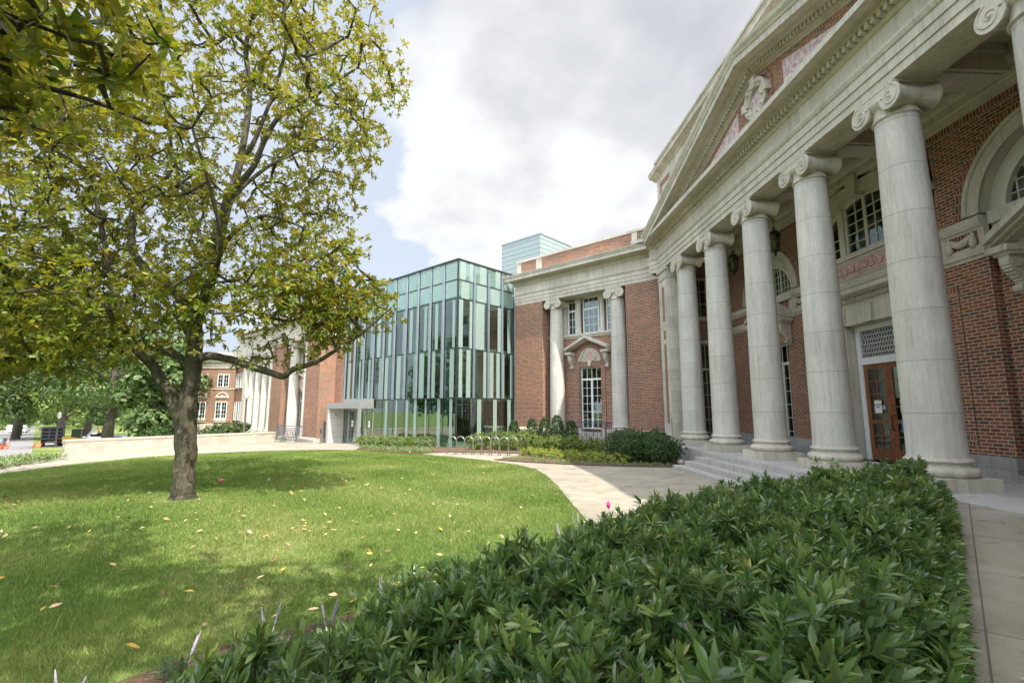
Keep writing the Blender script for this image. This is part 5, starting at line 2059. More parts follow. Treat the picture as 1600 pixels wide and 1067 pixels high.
# ------------------------------------------------------------------ magnolia on the lawn
D0_ = 11.3
limbs = [
    limb([(285, 790, 11.2, .46), (285, 781, 11.2, .375), (286, 768, 11.2, .31), (288, 735, 11.2, .275), (290, 695, 11.2, .285), (290, 655, 11.2, .29), (296, 615, 11.22, .235), (301, 575, 11.25, .225), (304, 535, 11.3, .22), (305, 503, 11.3, .21), (320, 465, 11.45, .17), (334, 420, 11.6, .155), (340, 388, 11.7, .15), (352, 335, 11.7, .14), (359, 305, 11.7, .13), (376, 250, 11.8, .11), (390, 150, 12, .095), (384, 82, 12.1, .08), (392, 10, 12.2, .06), (385, -120, 12.4, .03)]),
    limb([(288, 668, 11.2, .24), (274, 640, 11.15, .22), (264, 612, 11.1, .19), (250, 590, 11.05, .175), (238, 570, 11.0, .16), (212, 545, 10.9, .14), (195, 515, 10.8, .12), (184, 470, 10.7, .105), (172, 420, 10.6, .09), (158, 350, 10.4, .075), (140, 260, 10.2, .055), (120, 150, 10.0, .04)]),
    limb([(305, 515, 11.3, .19), (300, 490, 11.3, .165), (289, 474, 11.3, .15), (262, 450, 11.4, .135), (231, 425, 11.5, .125), (209, 395, 11.6, .115), (205, 360, 11.6, .11), (214, 328, 11.6, .10), (198, 297, 11.5, .09), (165, 280, 11.4, .075), (103, 247, 11.2, .06), (54, 206, 11.0, .05), (-30, 150, 10.8, .03)]),
    limb([(303, 500, 11.3, .16), (302, 465, 11.2, .14), (308, 430, 11.1, .13), (330, 388, 11.0, .12), (345, 340, 10.9, .11), (362, 300, 10.8, .10), (395, 262, 10.7, .085), (430, 190, 10.6, .07), (495, 148, 10.5, .05), (560, 105, 10.4, .03)]),
    limb([(306, 563, 11.25, .13), (325, 556, 11.1, .11), (359, 561, 11.0, .10), (396, 574, 10.9, .095), (425, 583, 10.8, .085), (443, 588, 10.8, .08), (458, 577, 10.8, .075), (495, 565, 10.7, .06), (536, 540, 10.6, .045), (577, 511, 10.5, .032), (612, 480, 10.5, .02)]),
    limb([(318, 470, 11.4, .10), (338, 478, 11.3, .08), (384, 487, 11.1, .065), (420, 495, 11.0, .055), (454, 501, 10.9, .045), (495, 487, 10.9, .03)]),
    limb([(334, 425, 11.6, .10), (342, 405, 11.5, .085), (359, 371, 11.4, .07), (408, 338, 11.2, .055), (460, 350, 11.0, .04), (515, 380, 10.9, .03), (557, 417, 10.8, .018)]),
    limb([(214, 330, 11.6, .07), (232, 312, 11.5, .06), (258, 300, 11.4, .05), (285, 285, 11.2, .04), (315, 262, 11.0, .03)]),
    limb([(300, 572, 11.25, .09), (280, 558, 11.2, .08), (240, 545, 11.1, .07), (200, 548, 11.0, .06), (150, 560, 10.8, .045), (90, 548, 10.6, .03)]),
    limb([(262, 452, 11.4, .08), (225, 440, 11.2, .07), (180, 430, 11.0, .06), (120, 432, 10.8, .045), (60, 425, 10.6, .035), (0, 430, 10.4, .025)]),
    limb([(376, 252, 11.8, .08), (400, 215, 11.8, .07), (437, 115, 11.9, .055), (458, 33, 12.0, .045), (500, -60, 12.1, .03)]),
    limb([(184, 470, 10.7, .07), (150, 455, 10.6, .06), (100, 425, 10.5, .05), (50, 395, 10.3, .04), (-40, 370, 10.2, .03)]),
    limb([(352, 335, 11.7, .08), (372, 300, 12.2, .07), (420, 260, 12.9, .06), (470, 235, 13.6, .045), (530, 200, 14.2, .03)]),
    limb([(330, 430, 11.6, .08), (310, 360, 12.4, .07), (280, 280, 13.2, .06), (260, 180, 14.0, .045), (250, 60, 14.6, .03)]),
    limb([(300, 540, 11.3, .09), (280, 500, 12.1, .08), (240, 460, 13.0, .06), (190, 430, 13.8, .045), (120, 400, 14.6, .03)]),
    limb([(306, 500, 11.3, .09), (330, 440, 10.5, .07), (345, 380, 9.8, .055), (330, 300, 9.2, .045), (300, 200, 8.7, .03)]),
]
limbs = [[(x, y, z, r * (.66 if k in (1, 11) else (.76 if k != 4 else .85))) for x, y, z, r in L] for k, L in enumerate(limbs)]
pts = np.concatenate([
    ell(120, (-5.0, 10.8, 4.0), (2.3, 1.3, 1.0)),
    ell(330, (-11.0, 10.4, 3.6), (4.4, 1.9, 1.1)),
    ell(1050, (-7.3, 11.4, 9.6), (5.0, 4.0, 5.6)),
    ell(520, (-11.6, 11.3, 7.2), (4.4, 3.6, 3.6)),
    ell(200, (-3.7, 10.9, 4.75), (1.75, 1.3, 1.15)),
    ell(420, (-9.6, 10.6, 4.3), (3.6, 2.4, 1.5)),
    ell(200, (-13.2, 11.2, 4.6), (2.6, 2.6, 1.6)),
    ell(120, (-5.6, 11.0, 4.9), (1.8, 1.4, 1.2)),
])
px_, py_, _ = in_view(pts)


def right_edge(py):
    return np.interp(py, [-400, 0, 60, 130, 200, 260, 330, 400, 425, 440, 500, 540, 575, 600], [560, 590, 632, 632, 606, 580, 560, 566, 540, 605, 622, 560, 500, 330])


def left_low(px):
    return np.interp(px, [-300, 0, 90, 130, 200, 300, 420, 500, 560, 620], [560, 590, 610, 600, 590, 575, 560, 575, 560, 520])


ok = (px_ < right_edge(py_)) & (py_ < left_low(px_)) & (pts[:, 2] > 2.7) & (pts[:, 2] < 14.5) & (pts[:, 1] > 7.2)
pts = pts[ok]
# the inner crown is bare: thin out what hangs round the main limbs, and leave gaps between the sprays
dax = np.hypot(pts[:, 0] + 6.6, pts[:, 1] - 11.4)
gap = np.sin(pts[:, 0] * 2.1 + 1.3) * np.cos(pts[:, 1] * 1.7) * np.sin(pts[:, 2] * 2.4 + pts[:, 0])
pts = pts[(rng.random(len(pts)) < np.where((dax < 2.4) & (pts[:, 2] < 9.5), .5, 1.)) & (gap > -.55)]
magnolia = grow_tree('magnolia_tree', 'large magnolia with a forked mossy trunk and yellowing leaves standing on the lawn', limbs, pts, M['bark'], M['mag_leaf'], (.126, .026, 8), nros=6, spray=.24,
                     keep=lambda P: (in_view(P)[0] < right_edge(in_view(P)[1]) + 12) & (in_view(P)[1] < left_low(in_view(P)[0]) + 14))
magnolia.children  # trunk and branches are one surface named branches; the flare at the foot is part of it
m = MB()
o = [c for c in magnolia.children if c.name.startswith('branches')][0]
o.name = 'trunk_and_branches'

# ------------------------------------------------------------------ second magnolia, reaching in over the camera
T2 = (-5.6, -1.6, .0)
limbs = [
    [(*T2, .33), (-5.5, -1.5, 1.6, .27), (-5.2, -1.3, 3.0, .22), (-4.6, -.9, 4.6, .18), (-3.6, -.5, 6.2, .13), (-2.2, -.2, 7.4, .09), (-.4, .2, 8.1, .06), (2.0, .5, 8.4, .03)],
    [(-5.2, -1.3, 3.0, .16), (-5.3, -.2, 4.0, .11), (-5.4, 1.2, 4.9, .07), (*px3(-180, 90, 3.8), .045), (*px3(0, 122, 4.3), .034), (*px3(75, 138, 4.5), .028), (*px3(150, 160, 4.7), .02), (*px3(235, 195, 4.9), .011)],
    [(-5.3, -.2, 4.0, .09), (-5.6, 1.2, 5.2, .06), (-5.6, 2.6, 6.0, .045), (*px3(-60, 20, 4.6), .03), (*px3(60, 30, 4.8), .02), (*px3(180, 40, 5.0), .01)],
    [(-4.6, -.9, 4.6, .14), (-4.0, .4, 6.0, .10), (-3.0, 1.4, 6.6, .07), (-1.4, 2.0, 7.0, .05), (.6, 2.0, 7.4, .03)],
    [(-3.6, -.5, 6.2, .10), (-2.0, -1.4, 7.0, .07), (.4, -1.4, 7.5, .05), (3.0, -.6, 7.8, .03)],
    [(-5.4, -1.4, 2.6, .16), (-6.6, -1.6, 4.4, .12), (-7.6, -1.0, 6.4, .08), (-8.4, 0, 8.0, .04)],
]
pts = np.concatenate([
    ell(260, (-4.7, 3.3, 5.5), (1.9, 2.3, 1.3), .2),
    ell(420, (-4.0, .4, 7.2), (4.0, 2.6, 1.8), .2),
    ell(150, (.5, .5, 7.6), (3.6, 1.6, 1.2), .2),
])


def keep2(P):
    a, b, z_ = in_view(P)
    inside = (a > -60) & (b > -60) & (a < 1700) & (b < 1120) & (P[:, 1] > .3)
    lim = np.interp(b, [-60, 60, 130, 200, 235], [255, 285, 255, 170, 60])
    return ~inside | ((a < lim) & (b < 235) & (z_ > 3.0))


pts = pts[keep2(pts)]
mag2 = grow_tree('magnolia_tree', 'nearer magnolia of which only dark leafy branches reach in at the upper left', limbs, pts, M['bark2'], M['mag_leaf'], (.155, .030, 9), nros=4, spray=.2, keep=keep2)
[c for c in mag2.children if c.name.startswith('branches')][0].name = 'trunk_and_branches'

# ------------------------------------------------------------------ cheaper trees for the distance


def far_tree(x, y, z, h, r, label, mat='tree_leaf', nleaf=9000, ls=.35, group=None, base=.18, name='broadleaf_tree', lobes=9, tint0=.0):
    t = thing(name, label, 'tree', (x, y, z), 0, group)
    m = MB()
    m.tube([(x, y, z - .3), (x + .1, y, z + h * .2), (x - .1, y + .1, z + h * .45), (x, y, z + h * .75)], [r * .075, r * .06, r * .04, r * .015], 9, raw=True)
    for k in range(7):
        a = k * 2.4
        hh = z + h * (.22 + .07 * k)
        m.tube([(x, y, hh), (x + r * .35 * math.cos(a), y + r * .35 * math.sin(a), hh + h * .1), (x + r * .7 * math.cos(a), y + r * .7 * math.sin(a), hh + h * .17)], [r * .03, r * .02, r * .006], 6, raw=True)
    m.build('trunk', M['bark2'], t, fix=False)
    P, A = [], []
    cz = z + h * (base + (1 - base) / 2)
    per = nleaf // (lobes * 6)
    for k in range(lobes * 6):
        d = norm(rng.normal(0, 1, 3))
        q = .45 + .5 * rng.random()
        c = np.array([x, y, cz]) + d * q * np.array([r, r, h * (1 - base) / 2])
        s = r * (.16 + .15 * rng.random())
        dd = norm(rng.normal(0, 1, (per, 3)))
        P.append(c + dd * s * (.75 + .35 * rng.random((per, 1))) * np.array([1, 1, .75]))
        A.append(dd + np.array([0, 0, .5]))
    P, A = np.concatenate(P), norm(np.concatenate(A))
    D = norm(np.cross(A, rng.normal(0, 1, A.shape)))
    L = ls * (.6 + .8 * rng.random(len(P)))
    V, F_, k = leaf_arrays(P, D, A, L, L * .36, LEAF_MIN, .1)
    tt = np.repeat(np.clip(rng.random(len(P)) * .8 + tint0, 0, 1), k)
    mesh_np('crown', V, F_, M[mat], t, tt, smooth=False)
    return t


def at(px, Y):
    a = math.atan((px - 800) / 757.5) + R(2.45)
    return Y * math.tan(a), Y


GB = 'trees along the street'
for (px, Y, h, r, lab, mt, nl, ls, bs) in (
        (172, 74, 23, 10.5, 'broad dark green tree whose low crown hangs over the cars behind the retaining wall', 'tree_leaf', 20000, .42, .10),
        (243, 43.5, 10.5, 3.6, 'rounded glossy tree beside the brick side wing, right of the broad dark one', 'tree_leaf', 11000, .38, .06),
        (100, 105, 19, 8.5, 'yellow green tree behind the dump truck', 'lime_leaf', 9000, .5, .15),
        (-62, 50, 19, 8.0, 'tall tree at the left edge by the street', 'tree_leaf', 12000, .45, .2),
        (-6, 100, 20, 8.5, 'leafy tree on the left side of the street over the white van', 'tree_leaf', 11000, .5, .22),
        (35, 140, 15, 8.0, 'more distant tree on the left side of the street', 'tree_leaf', 7000, .7, .2),
        (95, 170, 17, 9.0, 'distant tree on the right side of the street', 'tree_leaf', 7000, .7, .15),
        (408, 80, 17.5, 6.0, 'bright green tree top rising over the far brick hall', 'lime_leaf', 9000, .4, .2),
        (140, 120, 24, 11, 'tall hazy tree high behind the magnolia crown', 'tree_leaf', 12000, .6, .2),
        (30, 110, 26, 11, 'tall tree high behind the left part of the magnolia', 'tree_leaf', 12000, .6, .2)):
    x, y = at(px, Y)
    far_tree(x, y, g(x, y) - .1, h, r, lab, mt, nl, ls, GB, bs)
for (x, y, h, r, lab) in ((-37, 13, 15, 6.5, 'tree near the side street'), (-46, 23, 14, 6.5, 'second tree along the side street'), (-53, 14, 16, 7.5, 'tree behind the side street'), (-60, 31, 17, 8, 'big tree left of the street'),
                          (-70, 22, 18, 9, 'tree two rows back'), (-46, 2, 16, 8, 'wide tree across the lawn'), (-33, -4, 15, 7, 'tree across the lawn'), (-28, -18, 16, 8, 'big tree behind the lawn'), (-14, -30, 17, 8, 'tree behind the viewer')):
    far_tree(x, y, g(x, y), h, r, lab + ', mirrored in the glass pavilion', 'tree_leaf', 6000, .7, 'mirrored trees', .08)

# distant woods closing the street
V, F_, T_ = [], [], []
off = 0
P, A = [], []
for k in range(260):
    px = -160 + 520 * rng.random()
    Y = 190 + 130 * rng.random()
    x, y = at(px, Y)
    if 52 < px < 74:
        continue
    hh = 7 + 6 * rng.random()
    n_ = 60
    dd = norm(rng.normal(0, 1, (n_, 3)))
    P.append(np.array([x, y, -5.8 + hh * .55]) + dd * np.array([6, 6, hh * .5]))
    A.append(dd)
P, A = np.concatenate(P), np.concatenate(A)
D = norm(np.cross(A, rng.normal(0, 1, A.shape)))
L = 1.6 * (.6 + .8 * rng.random(len(P)))
V, F_, k = leaf_arrays(P, D, A, L, L * .4, LEAF_MIN, .05)
o = mesh_np('distant_woods', V, F_, M['tree_leaf'], None, np.repeat(rng.random(len(P)), k), False)
tag(o, 'hazy far-off woods closing the view at the end of the street', 'woods', kind='stuff')
x, y = at(64, 330)
t = thing('distant_building', 'small pale brick house far down the street between the trees', 'building', (x, y, -5.8))
MB().box(x - 7, x + 7, y, y + 10, -5.8, 9).build('wall', M['brick'], t)
MB().prism([(x - 8, 9), (x + 8, 9), (x, 13)], y - .5, y + 10.5).build('roof', M['base_stone'], t)
m = MB()
for i in range(4):
    for j in range(2):
        m.box(x - 5.6 + i * 3.1, x - 4.2 + i * 3.1, y - .1, y, 1 + j * 3.6, 3 + j * 3.6)
m.build('window', M['white'], t)

# ------------------------------------------------------------------ laurel hedge
HED = [(1.6, 1.85), (3.0, 3.3), (4.8, 5.12), (6.1, 6.5), (7.1, 7.65), (6.9, 8.5), (5.6, 8.7), (4.2, 8.5), (3.3, 7.9), (2.6, 7.45), (1.9, 7.0), (1.2, 6.35), (.5, 5.6), (-.2, 4.9), (-.75, 4.3), (-1.3, 3.7), (-1.8, 3.1), (-2.0, 2.2), (-1.9, 1.0), (.9, .9)]
hp = np.array(HED)


def inside(P, poly):
    x, y = P[:, 0], P[:, 1]
    c = np.zeros(len(P), bool)
    j = len(poly) - 1
    for i in range(len(poly)):
        xi, yi = poly[i]
        xj, yj = poly[j]
        cond = ((yi > y) != (yj > y)) & (x < (xj - xi) * (y - yi) / (yj - yi + 1e-12) + xi)
        c ^= cond
        j = i
    return c


def edge_dist(P, poly):
    d = np.full(len(P), 1e9)
    n = len(poly)
    for i in range(n):
        a, b = np.array(poly[i]), np.array(poly[(i + 1) % n])
        ab = b - a
        t = np.clip(((P - a) @ ab) / (ab @ ab), 0, 1)
        d = np.minimum(d, np.linalg.norm(P - (a + t[:, None] * ab), axis=1))
    return d


def hedge_ground(x, y):
    u = (x - y) * S2
    t = np.clip((u + 2.6) / 2.6, 0, 1)
    return .42 * t * t * (3 - 2 * t)


def hedge_top(P):
    x, y = P[:, 0], P[:, 1]
    d = edge_dist(P, HED)
    left = np.clip(((y - x) * S2 - .6) / 1.2, 0, 1)
    wd_ = .35 + .75 * left
    sh = 1 - np.clip(1 - d / wd_, 0, 1) ** 2 * (.45 + .27 * left)
    wav = .10 * np.sin(x * 2.1 + .7) * np.cos(y * 1.9) + .08 * np.sin(x * 5.3 + y * 3.1) + .07 * np.cos(y * 6.1 - x * 4)
    return hedge_ground(x, y) * .8 + (.66 + wav) * sh


hedge = thing('laurel_hedge', 'wide dense dark green laurel hedge filling the foreground beside the walk', 'hedge', (2, 4, 0))
N_ = 4900
P2 = np.column_stack([rng.uniform(-1.6, 7.4, N_ * 4), rng.uniform(.7, 8.8, N_ * 4)])
P2 = P2[inside(P2, HED)]
dd_ = np.linalg.norm(P2, axis=1)
keepp = rng.random(len(P2)) < np.clip(1.25 - dd_ * .055, .55, 1)
P2 = P2[keepp]
zt = hedge_top(P2)
hid = (P2[:, 1] < .9) & (np.abs(P2[:, 0]) < .0)
ed = edge_dist(P2, HED)
# outward direction near the rim
eps = 1e-3
gx = (edge_dist(P2 + [eps, 0], HED) - ed) / eps
gy = (edge_dist(P2 + [0, eps], HED) - ed) / eps
ow = np.clip(1 - ed / .35, 0, 1)[:, None]
AX = np.column_stack([-gx, -gy, np.zeros(len(P2))]) * ow * .9 + np.array([0, 0, 1.]) + rng.normal(0, .28, (len(P2), 3))
PT = np.column_stack([P2, zt + rng.normal(0, .065, len(P2)) + .14 * (rng.random(len(P2)) < .12) * rng.random(len(P2)) - .03])
tint = np.clip(rng.random(len(PT)) ** 1.5 * .85 + .1 * np.sin(P2[:, 0] * 3) * np.cos(P2[:, 1] * 2.7), 0, 1)
V1, F1, T1 = rosettes(PT, AX, 13, .108, .0132, (5, 84), LEAF_HI, tint, .10, .004)
# lower tiers and the flanks
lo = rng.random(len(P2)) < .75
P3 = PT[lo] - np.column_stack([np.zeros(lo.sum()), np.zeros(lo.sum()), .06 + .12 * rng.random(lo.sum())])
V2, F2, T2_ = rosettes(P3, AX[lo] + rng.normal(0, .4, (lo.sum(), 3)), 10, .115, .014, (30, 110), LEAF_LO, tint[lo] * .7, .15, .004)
# side skirts
Ps, As = [], []
n = len(HED)
for i in range(n):
    a, b = hp[i], hp[(i + 1) % n]
    L = np.linalg.norm(b - a)
    nn = int(L * 95)
    tt = rng.random(nn)
    q = a + (b - a) * tt[:, None]
    e = (b - a) / L
    outn = np.array([e[1], -e[0]])
    hz = rng.random(nn)
    top = hedge_top(q)
    gr = hedge_ground(q[:, 0], q[:, 1]) * .9
    zq = gr + .08 + (top - gr) * hz
    q = q + outn * (.03 + .05 * rng.random((nn, 1)))
    Ps.append(np.column_stack([q, zq]))
    As.append(np.column_stack([np.tile(outn, (nn, 1)), .5 + .6 * hz]) + rng.normal(0, .25, (nn, 3)))
Ps, As = np.concatenate(Ps), np.concatenate(As)
V3, F3, T3 = rosettes(Ps, As, 11, .10, .016, (10, 95), LEAF_LO, rng.random(len(Ps)) ** 1.5 * .8, .12, .004)
V = np.concatenate([V1, V2, V3])
F_ = np.concatenate([F1, F2 + len(V1), F3 + len(V1) + len(V2)])
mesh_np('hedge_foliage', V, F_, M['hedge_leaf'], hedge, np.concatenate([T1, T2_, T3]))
# inner stems
m = MB()
sel = rng.choice(len(PT), 900, replace=False)
for i in sel:
    x, y, z = PT[i]
    zg = float(hedge_ground(x, y)) * .9
    a = rng.normal(0, .05, 2)
    m.tube([(x + a[0], y + a[1], zg), (x + a[0] * .4, y + a[1] * .4, zg + (z - zg) * .5), (x, y, z - .02)], [.008, .006, .003], 4, cap=False, raw=True)
m.build('hedge_stems', M['bark2'], hedge, fix=False)

# ------------------------------------------------------------------ generic shrubs


def shrub(name, label, cat, x, y, z, r, h, mat, n=420, L=.07, W=.02, nl=8, group=None, kind=LEAF_LO, column=False, up=.5):
    t = thing(name, label, cat, (x, y, z), 0, group)
    d = norm(rng.normal(0, 1, (n, 3)))
    q = .72 + .34 * rng.random((n, 1))
    if column:
        zz_ = rng.random(n)
        a = rng.random(n) * 6.28
        pr = np.interp(zz_, [0, .15, .6, .9, 1], [.7, 1, .95, .6, .25]) * r * (.75 + .35 * rng.random(n))
        P = np.column_stack([pr * np.cos(a), pr * np.sin(a), zz_ * h])
        A = np.column_stack([np.cos(a), np.sin(a), np.full(n, 1.)])
    else:
        bum = 1 + .16 * np.sin(d[:, 0:1] * 5 + x) * np.cos(d[:, 1:2] * 4 + y)
        P = d * q * bum * np.array([r, r, h / 2]) + np.array([0, 0, h / 2])
        A = d + np.array([0, 0, up])
    P = P + np.array([x, y, z])
    P = P[P[:, 2] > z + .01] if not column else P
    A = A[:len(P)] if column else A[(d * q * bum * np.array([r, r, h / 2]) + np.array([0, 0, h / 2]))[:, 2] > .01]
    V, F_, T_ = rosettes(P, A + rng.normal(0, .25, A.shape), nl, L, W, (12, 90), kind, rng.random(len(P)), .12)
    mesh_np('foliage', V, F_, M[mat], t, T_)
    m = MB()
    for k in range(9):
        a = k * .7 * 3.1
        m.tube([(x, y, z), (x + r * .3 * math.cos(a), y + r * .3 * math.sin(a), z + h * .4), (x + r * .6 * math.cos(a), y + r * .6 * math.sin(a), z + h * .75)], [.014, .01, .005], 5, raw=True)
    m.build('stems', M['bark2'], t, fix=False)
    return t


for i, (x, y, r, h, lab) in enumerate(((6.05, 17.5, .8, 1.0, 'rounded dark green shrub right beside the portico steps'), (5.1, 18.0, .8, 1.05, 'rounded dark green shrub, second from the steps'),
                                       (5.5, 19.3, .85, 1.15, 'rounded dark green shrub standing behind the other two by the wing'), (6.4, 18.9, .65, 1.1, 'dark green shrub against the stylobate wall'))):
    shrub('laurel_shrub', lab, 'shrub', x, y, .03, r, h, 'shrub_leaf', 900, .08, .018, 9, 'dark shrubs by the portico steps')
for i, (u, n_, h, lab) in enumerate(((-18.2, 20.0, 1.35, 'narrow upright holly before the left stone base of the brick wing'), (-16.9, 20.0, 1.45, 'narrow upright holly, second from the left before the brick wing'), (-16.1, 20.1, 1.5, 'narrow upright holly just left of the iron railing'),
                                     (-15.0, 19.7, 1.6, 'narrow upright holly before the left end of the iron railing'), (-13.9, 19.4, 1.35, 'narrow upright holly before the right end of the iron railing'))):
    x, y, z = FW(u, n_, 0)
    shrub('holly_shrub', lab, 'shrub', x, y, g(x, y) + .03, .33, h, 'shrub_leaf', 420, .08, .024, 7, 'upright hollies before the brick wing', column=True)
ords = ['first', 'second', 'third', 'fourth', 'fifth', 'sixth', 'seventh', 'eighth', 'ninth', 'tenth', 'eleventh', 'twelfth']
for i, (u, n_, r) in enumerate(((-26.2, 15.6, .55), (-25.0, 15.5, .6), (-23.8, 15.6, .55), (-22.6, 15.4, .6), (-21.4, 15.5, .5), (-20.4, 15.6, .5))):
    x, y, z = FW(u, n_, 0)
    shrub('perennial_clump', ords[i] + ' loose green clump from the left at the foot of the glass pavilion', 'plant', x, y, g(x, y) + .03, r, .62, 'cover_leaf' if i % 2 else 'lime_leaf', 260, .10, .02, 8, 'green clumps before the glass')
for i, (x, y, r, h) in enumerate(((-.6, 24.2, .5, .8), (.3, 24.0, .55, .9), (.9, 23.2, .5, .85), (1.7, 23.6, .55, .95), (2.2, 22.4, .5, .7), (2.9, 21.8, .5, .75), (3.6, 21.2, .5, .75), (4.3, 20.4, .45, .7))):
    shrub('lime_shrub', ords[i] + ' bright lime green bush from the left behind the bicycle hoops and below the wing', 'shrub', x, y, g(x, y) + .03, r, h, 'lime_leaf', 300, .08, .022, 8, 'lime green bushes before the wing')
for i, (x, y) in enumerate(((1.6, 20.6), (2.0, 19.8), (2.6, 20.0), (2.5, 19.0), (3.2, 19.2), (3.2, 18.4), (3.9, 18.6), (4.0, 17.8), (4.6, 17.4))):
    shrub('yellow_shrub', ords[i] + ' low golden yellow shrub from the left in the bed before the wing', 'shrub', x, y, .03, .38, .32, 'yellow_leaf', 90, .09, .016, 8, 'golden shrubs before the wing')


# low cover plants with lilac spikes at the front of the beds
def cover(name, poly, dens, mat, label, L=.12, W=.012, nl=9, zoff=.05, spread=(20, 80)):
    pp = np.array(poly)
    mn, mx_ = pp.min(0), pp.max(0)
    n = int((mx_ - mn).prod() * dens)
    P = np.column_stack([rng.uniform(mn[0], mx_[0], n), rng.uniform(mn[1], mx_[1], n)])
    P = P[inside(P, poly)]
    z = np.array([g(a, b) for a, b in P]) + zoff
    P = np.column_stack([P, z])
    V, F_, T_ = rosettes(P, np.array([0, 0, 1.]) + rng.normal(0, .2, P.shape), nl, L, W, spread, LEAF_LO, rng.random(len(P)), .25)
    o = mesh_np(name, V, F_, M[mat], None, T_)
    return tag(o, label, 'ground cover', kind='stuff')


cover('ground_cover', [(-6.9, 25.8), (-3.3, 22.1), (-2.4, 23.1), (-3.2, 25.2), (-5.5, 27.4), (-7.0, 27.8)], 26, 'cover_leaf', 'grey green low ground cover in the bed before the glass pavilion', .16, .02, 9, .12)
cover('ground_cover', [(.25, 18.85), (1.3, 18.0), (3.1, 17.1), (4.7, 16.55), (6.1, 16.3), (6.2, 16.9), (4.9, 17.1), (3.3, 17.9), (2.2, 18.8), (1.4, 19.8)], 34, 'cover_leaf', 'grey green tufts edging the bed before the brick wing', .16, .012, 10, .05)
cover('ground_cover', [rp_(25, 1.0), rp_(29.5, -1.2), rp_(32, .2), rp_(28, 2.2), rp_(25, 7), rp_(23.5, 7)], 16, 'cover_leaf', 'low grey green planting between the path and the street', .25, .03, 8, .15)
x, y = at(340, 40)
for i, (px, Y, r, h) in enumerate(((352, 41, .9, .9), (368, 42, 1.0, 1.0), (385, 43, .9, .9), (398, 44, .7, .9), (336, 41, .8, .8), (252, 42, .8, 1.0), (240, 42, .7, .8))):
    x, y = at(px, Y)
    shrub('low_shrub', ('%s rounded green bush behind the far end of the retaining wall' % ords[i]) if i < 5 else ('%s green bush left of the tree trunk behind the retaining wall' % ('nearer' if i == 5 else 'farther')), 'shrub', x, y, g(x, y), r, h + .5, 'shrub_leaf', 220, .16, .045, 7, 'bushes behind the retaining wall')

# lilyturf clumps along the lawn side of the hedge -------------------
lily_pts = [(-2.15, 3.75), (-1.75, 4.15), (-1.35, 4.35), (-1.5, 3.7), (-1.0, 4.85), (-.7, 5.2), (-.95, 4.3), (-.35, 5.45), (-.05, 5.75), (-.4, 4.9), (.25, 5.6), (.35, 6.2), (.6, 6.45), (.75, 6.0), (1.0, 6.9), (1.2, 6.4), (1.3, 7.4), (1.65, 7.1), (1.75, 7.8), (2.2, 7.6), (2.3, 8.1), (2.75, 7.9), (-2.5, 3.2), (-2.1, 3.0), (-1.6, 3.2)]


def lily(x, y, z):
    t = thing('lilyturf', 'small grassy lilyturf clump with lilac flower spikes at the lawn edge of the hedge', 'plant', (x, y, z), 0, 'lilyturf clumps edging the hedge')
    NB = 60
    P = np.tile([[x, y, z]], (NB, 1)) + rng.normal(0, .03, (NB, 3)) * [1, 1, 0]
    A = np.array([0, 0, 1.]) + rng.normal(0, .5, P.shape) * [1, 1, 0]
    V, F_, k = leaf_arrays(P, A, norm(np.cross(A, rng.normal(0, 1, A.shape))), .28 + .14 * rng.random(NB), np.full(NB, .0055), LEAF_LO, .6)
    mesh_np('blades', V, F_, M['lily'], t, np.repeat(rng.random(NB), k))
    for j in range(int(rng.integers(2, 5))):
        a = rng.random() * 6.28
        hh = .24 + .12 * rng.random()
        tip = np.array([x + .09 * math.cos(a), y + .09 * math.sin(a), z + hh])
        b = np.array([x, y, z])
        m = MB()
        m.tube([tuple(b), tuple(b + (tip - b) * .55)], .003, 4, raw=True)
        pp = [tuple(b + (tip - b) * f) for f in np.linspace(.5, 1, 9)]
        m.tube(pp, [.004, .008, .006, .009, .006, .008, .006, .005, .002], 6, raw=True)
        m.build('flower_spike', M['violet'], t, fix=False)
    return t


cover('ground_cover', [(1.6, 8.3), (.8, 7.1), (-.15, 6.2), (-.9, 5.5), (-1.4, 4.8), (-2.15, 4.35), (-2.75, 3.65), (-3.1, 2.5), (-2.5, 2.4), (-2.2, 3.3), (-1.6, 3.9), (-.9, 4.6), (-.4, 5.1), (.3, 5.8), (1.2, 6.7), (2.2, 7.7)], 34, 'lily', 'narrow strip of grassy lilyturf along the lawn side of the hedge', .17, .005, 14, .03, (10, 70))
protos = [lily(0, 0, 0) for _ in range(3)]
for i, (x, y) in enumerate(lily_pts):
    o = protos[i] if i < 3 else copy_tree(protos[i % 3])
    o.location = (x, y, .05 + float(gz(x, y)))
    o.rotation_euler = (0, 0, i * 1.3)
x, y = 1.75, 7.35
t = thing('magenta_bloom', 'single magenta flower standing above the hedge edge by the path', 'flower', (x, y, 0))
MB().tube([(x, y, 0), (x, y, .50)], .006, 5).build('stalk', M['violet'], t)
MB().lathe(x, y, [(.008, .47), (.028, .49), (.03, .52), (.018, .55), (.004, .58)], 8).build('petals', M['magenta'], t)

# ------------------------------------------------------------------ grass
LAWN = LAWN_EDGE + bedL[1:] + [(-3.6, .5), (-14, .5), (-17, 14)]
n = 620000
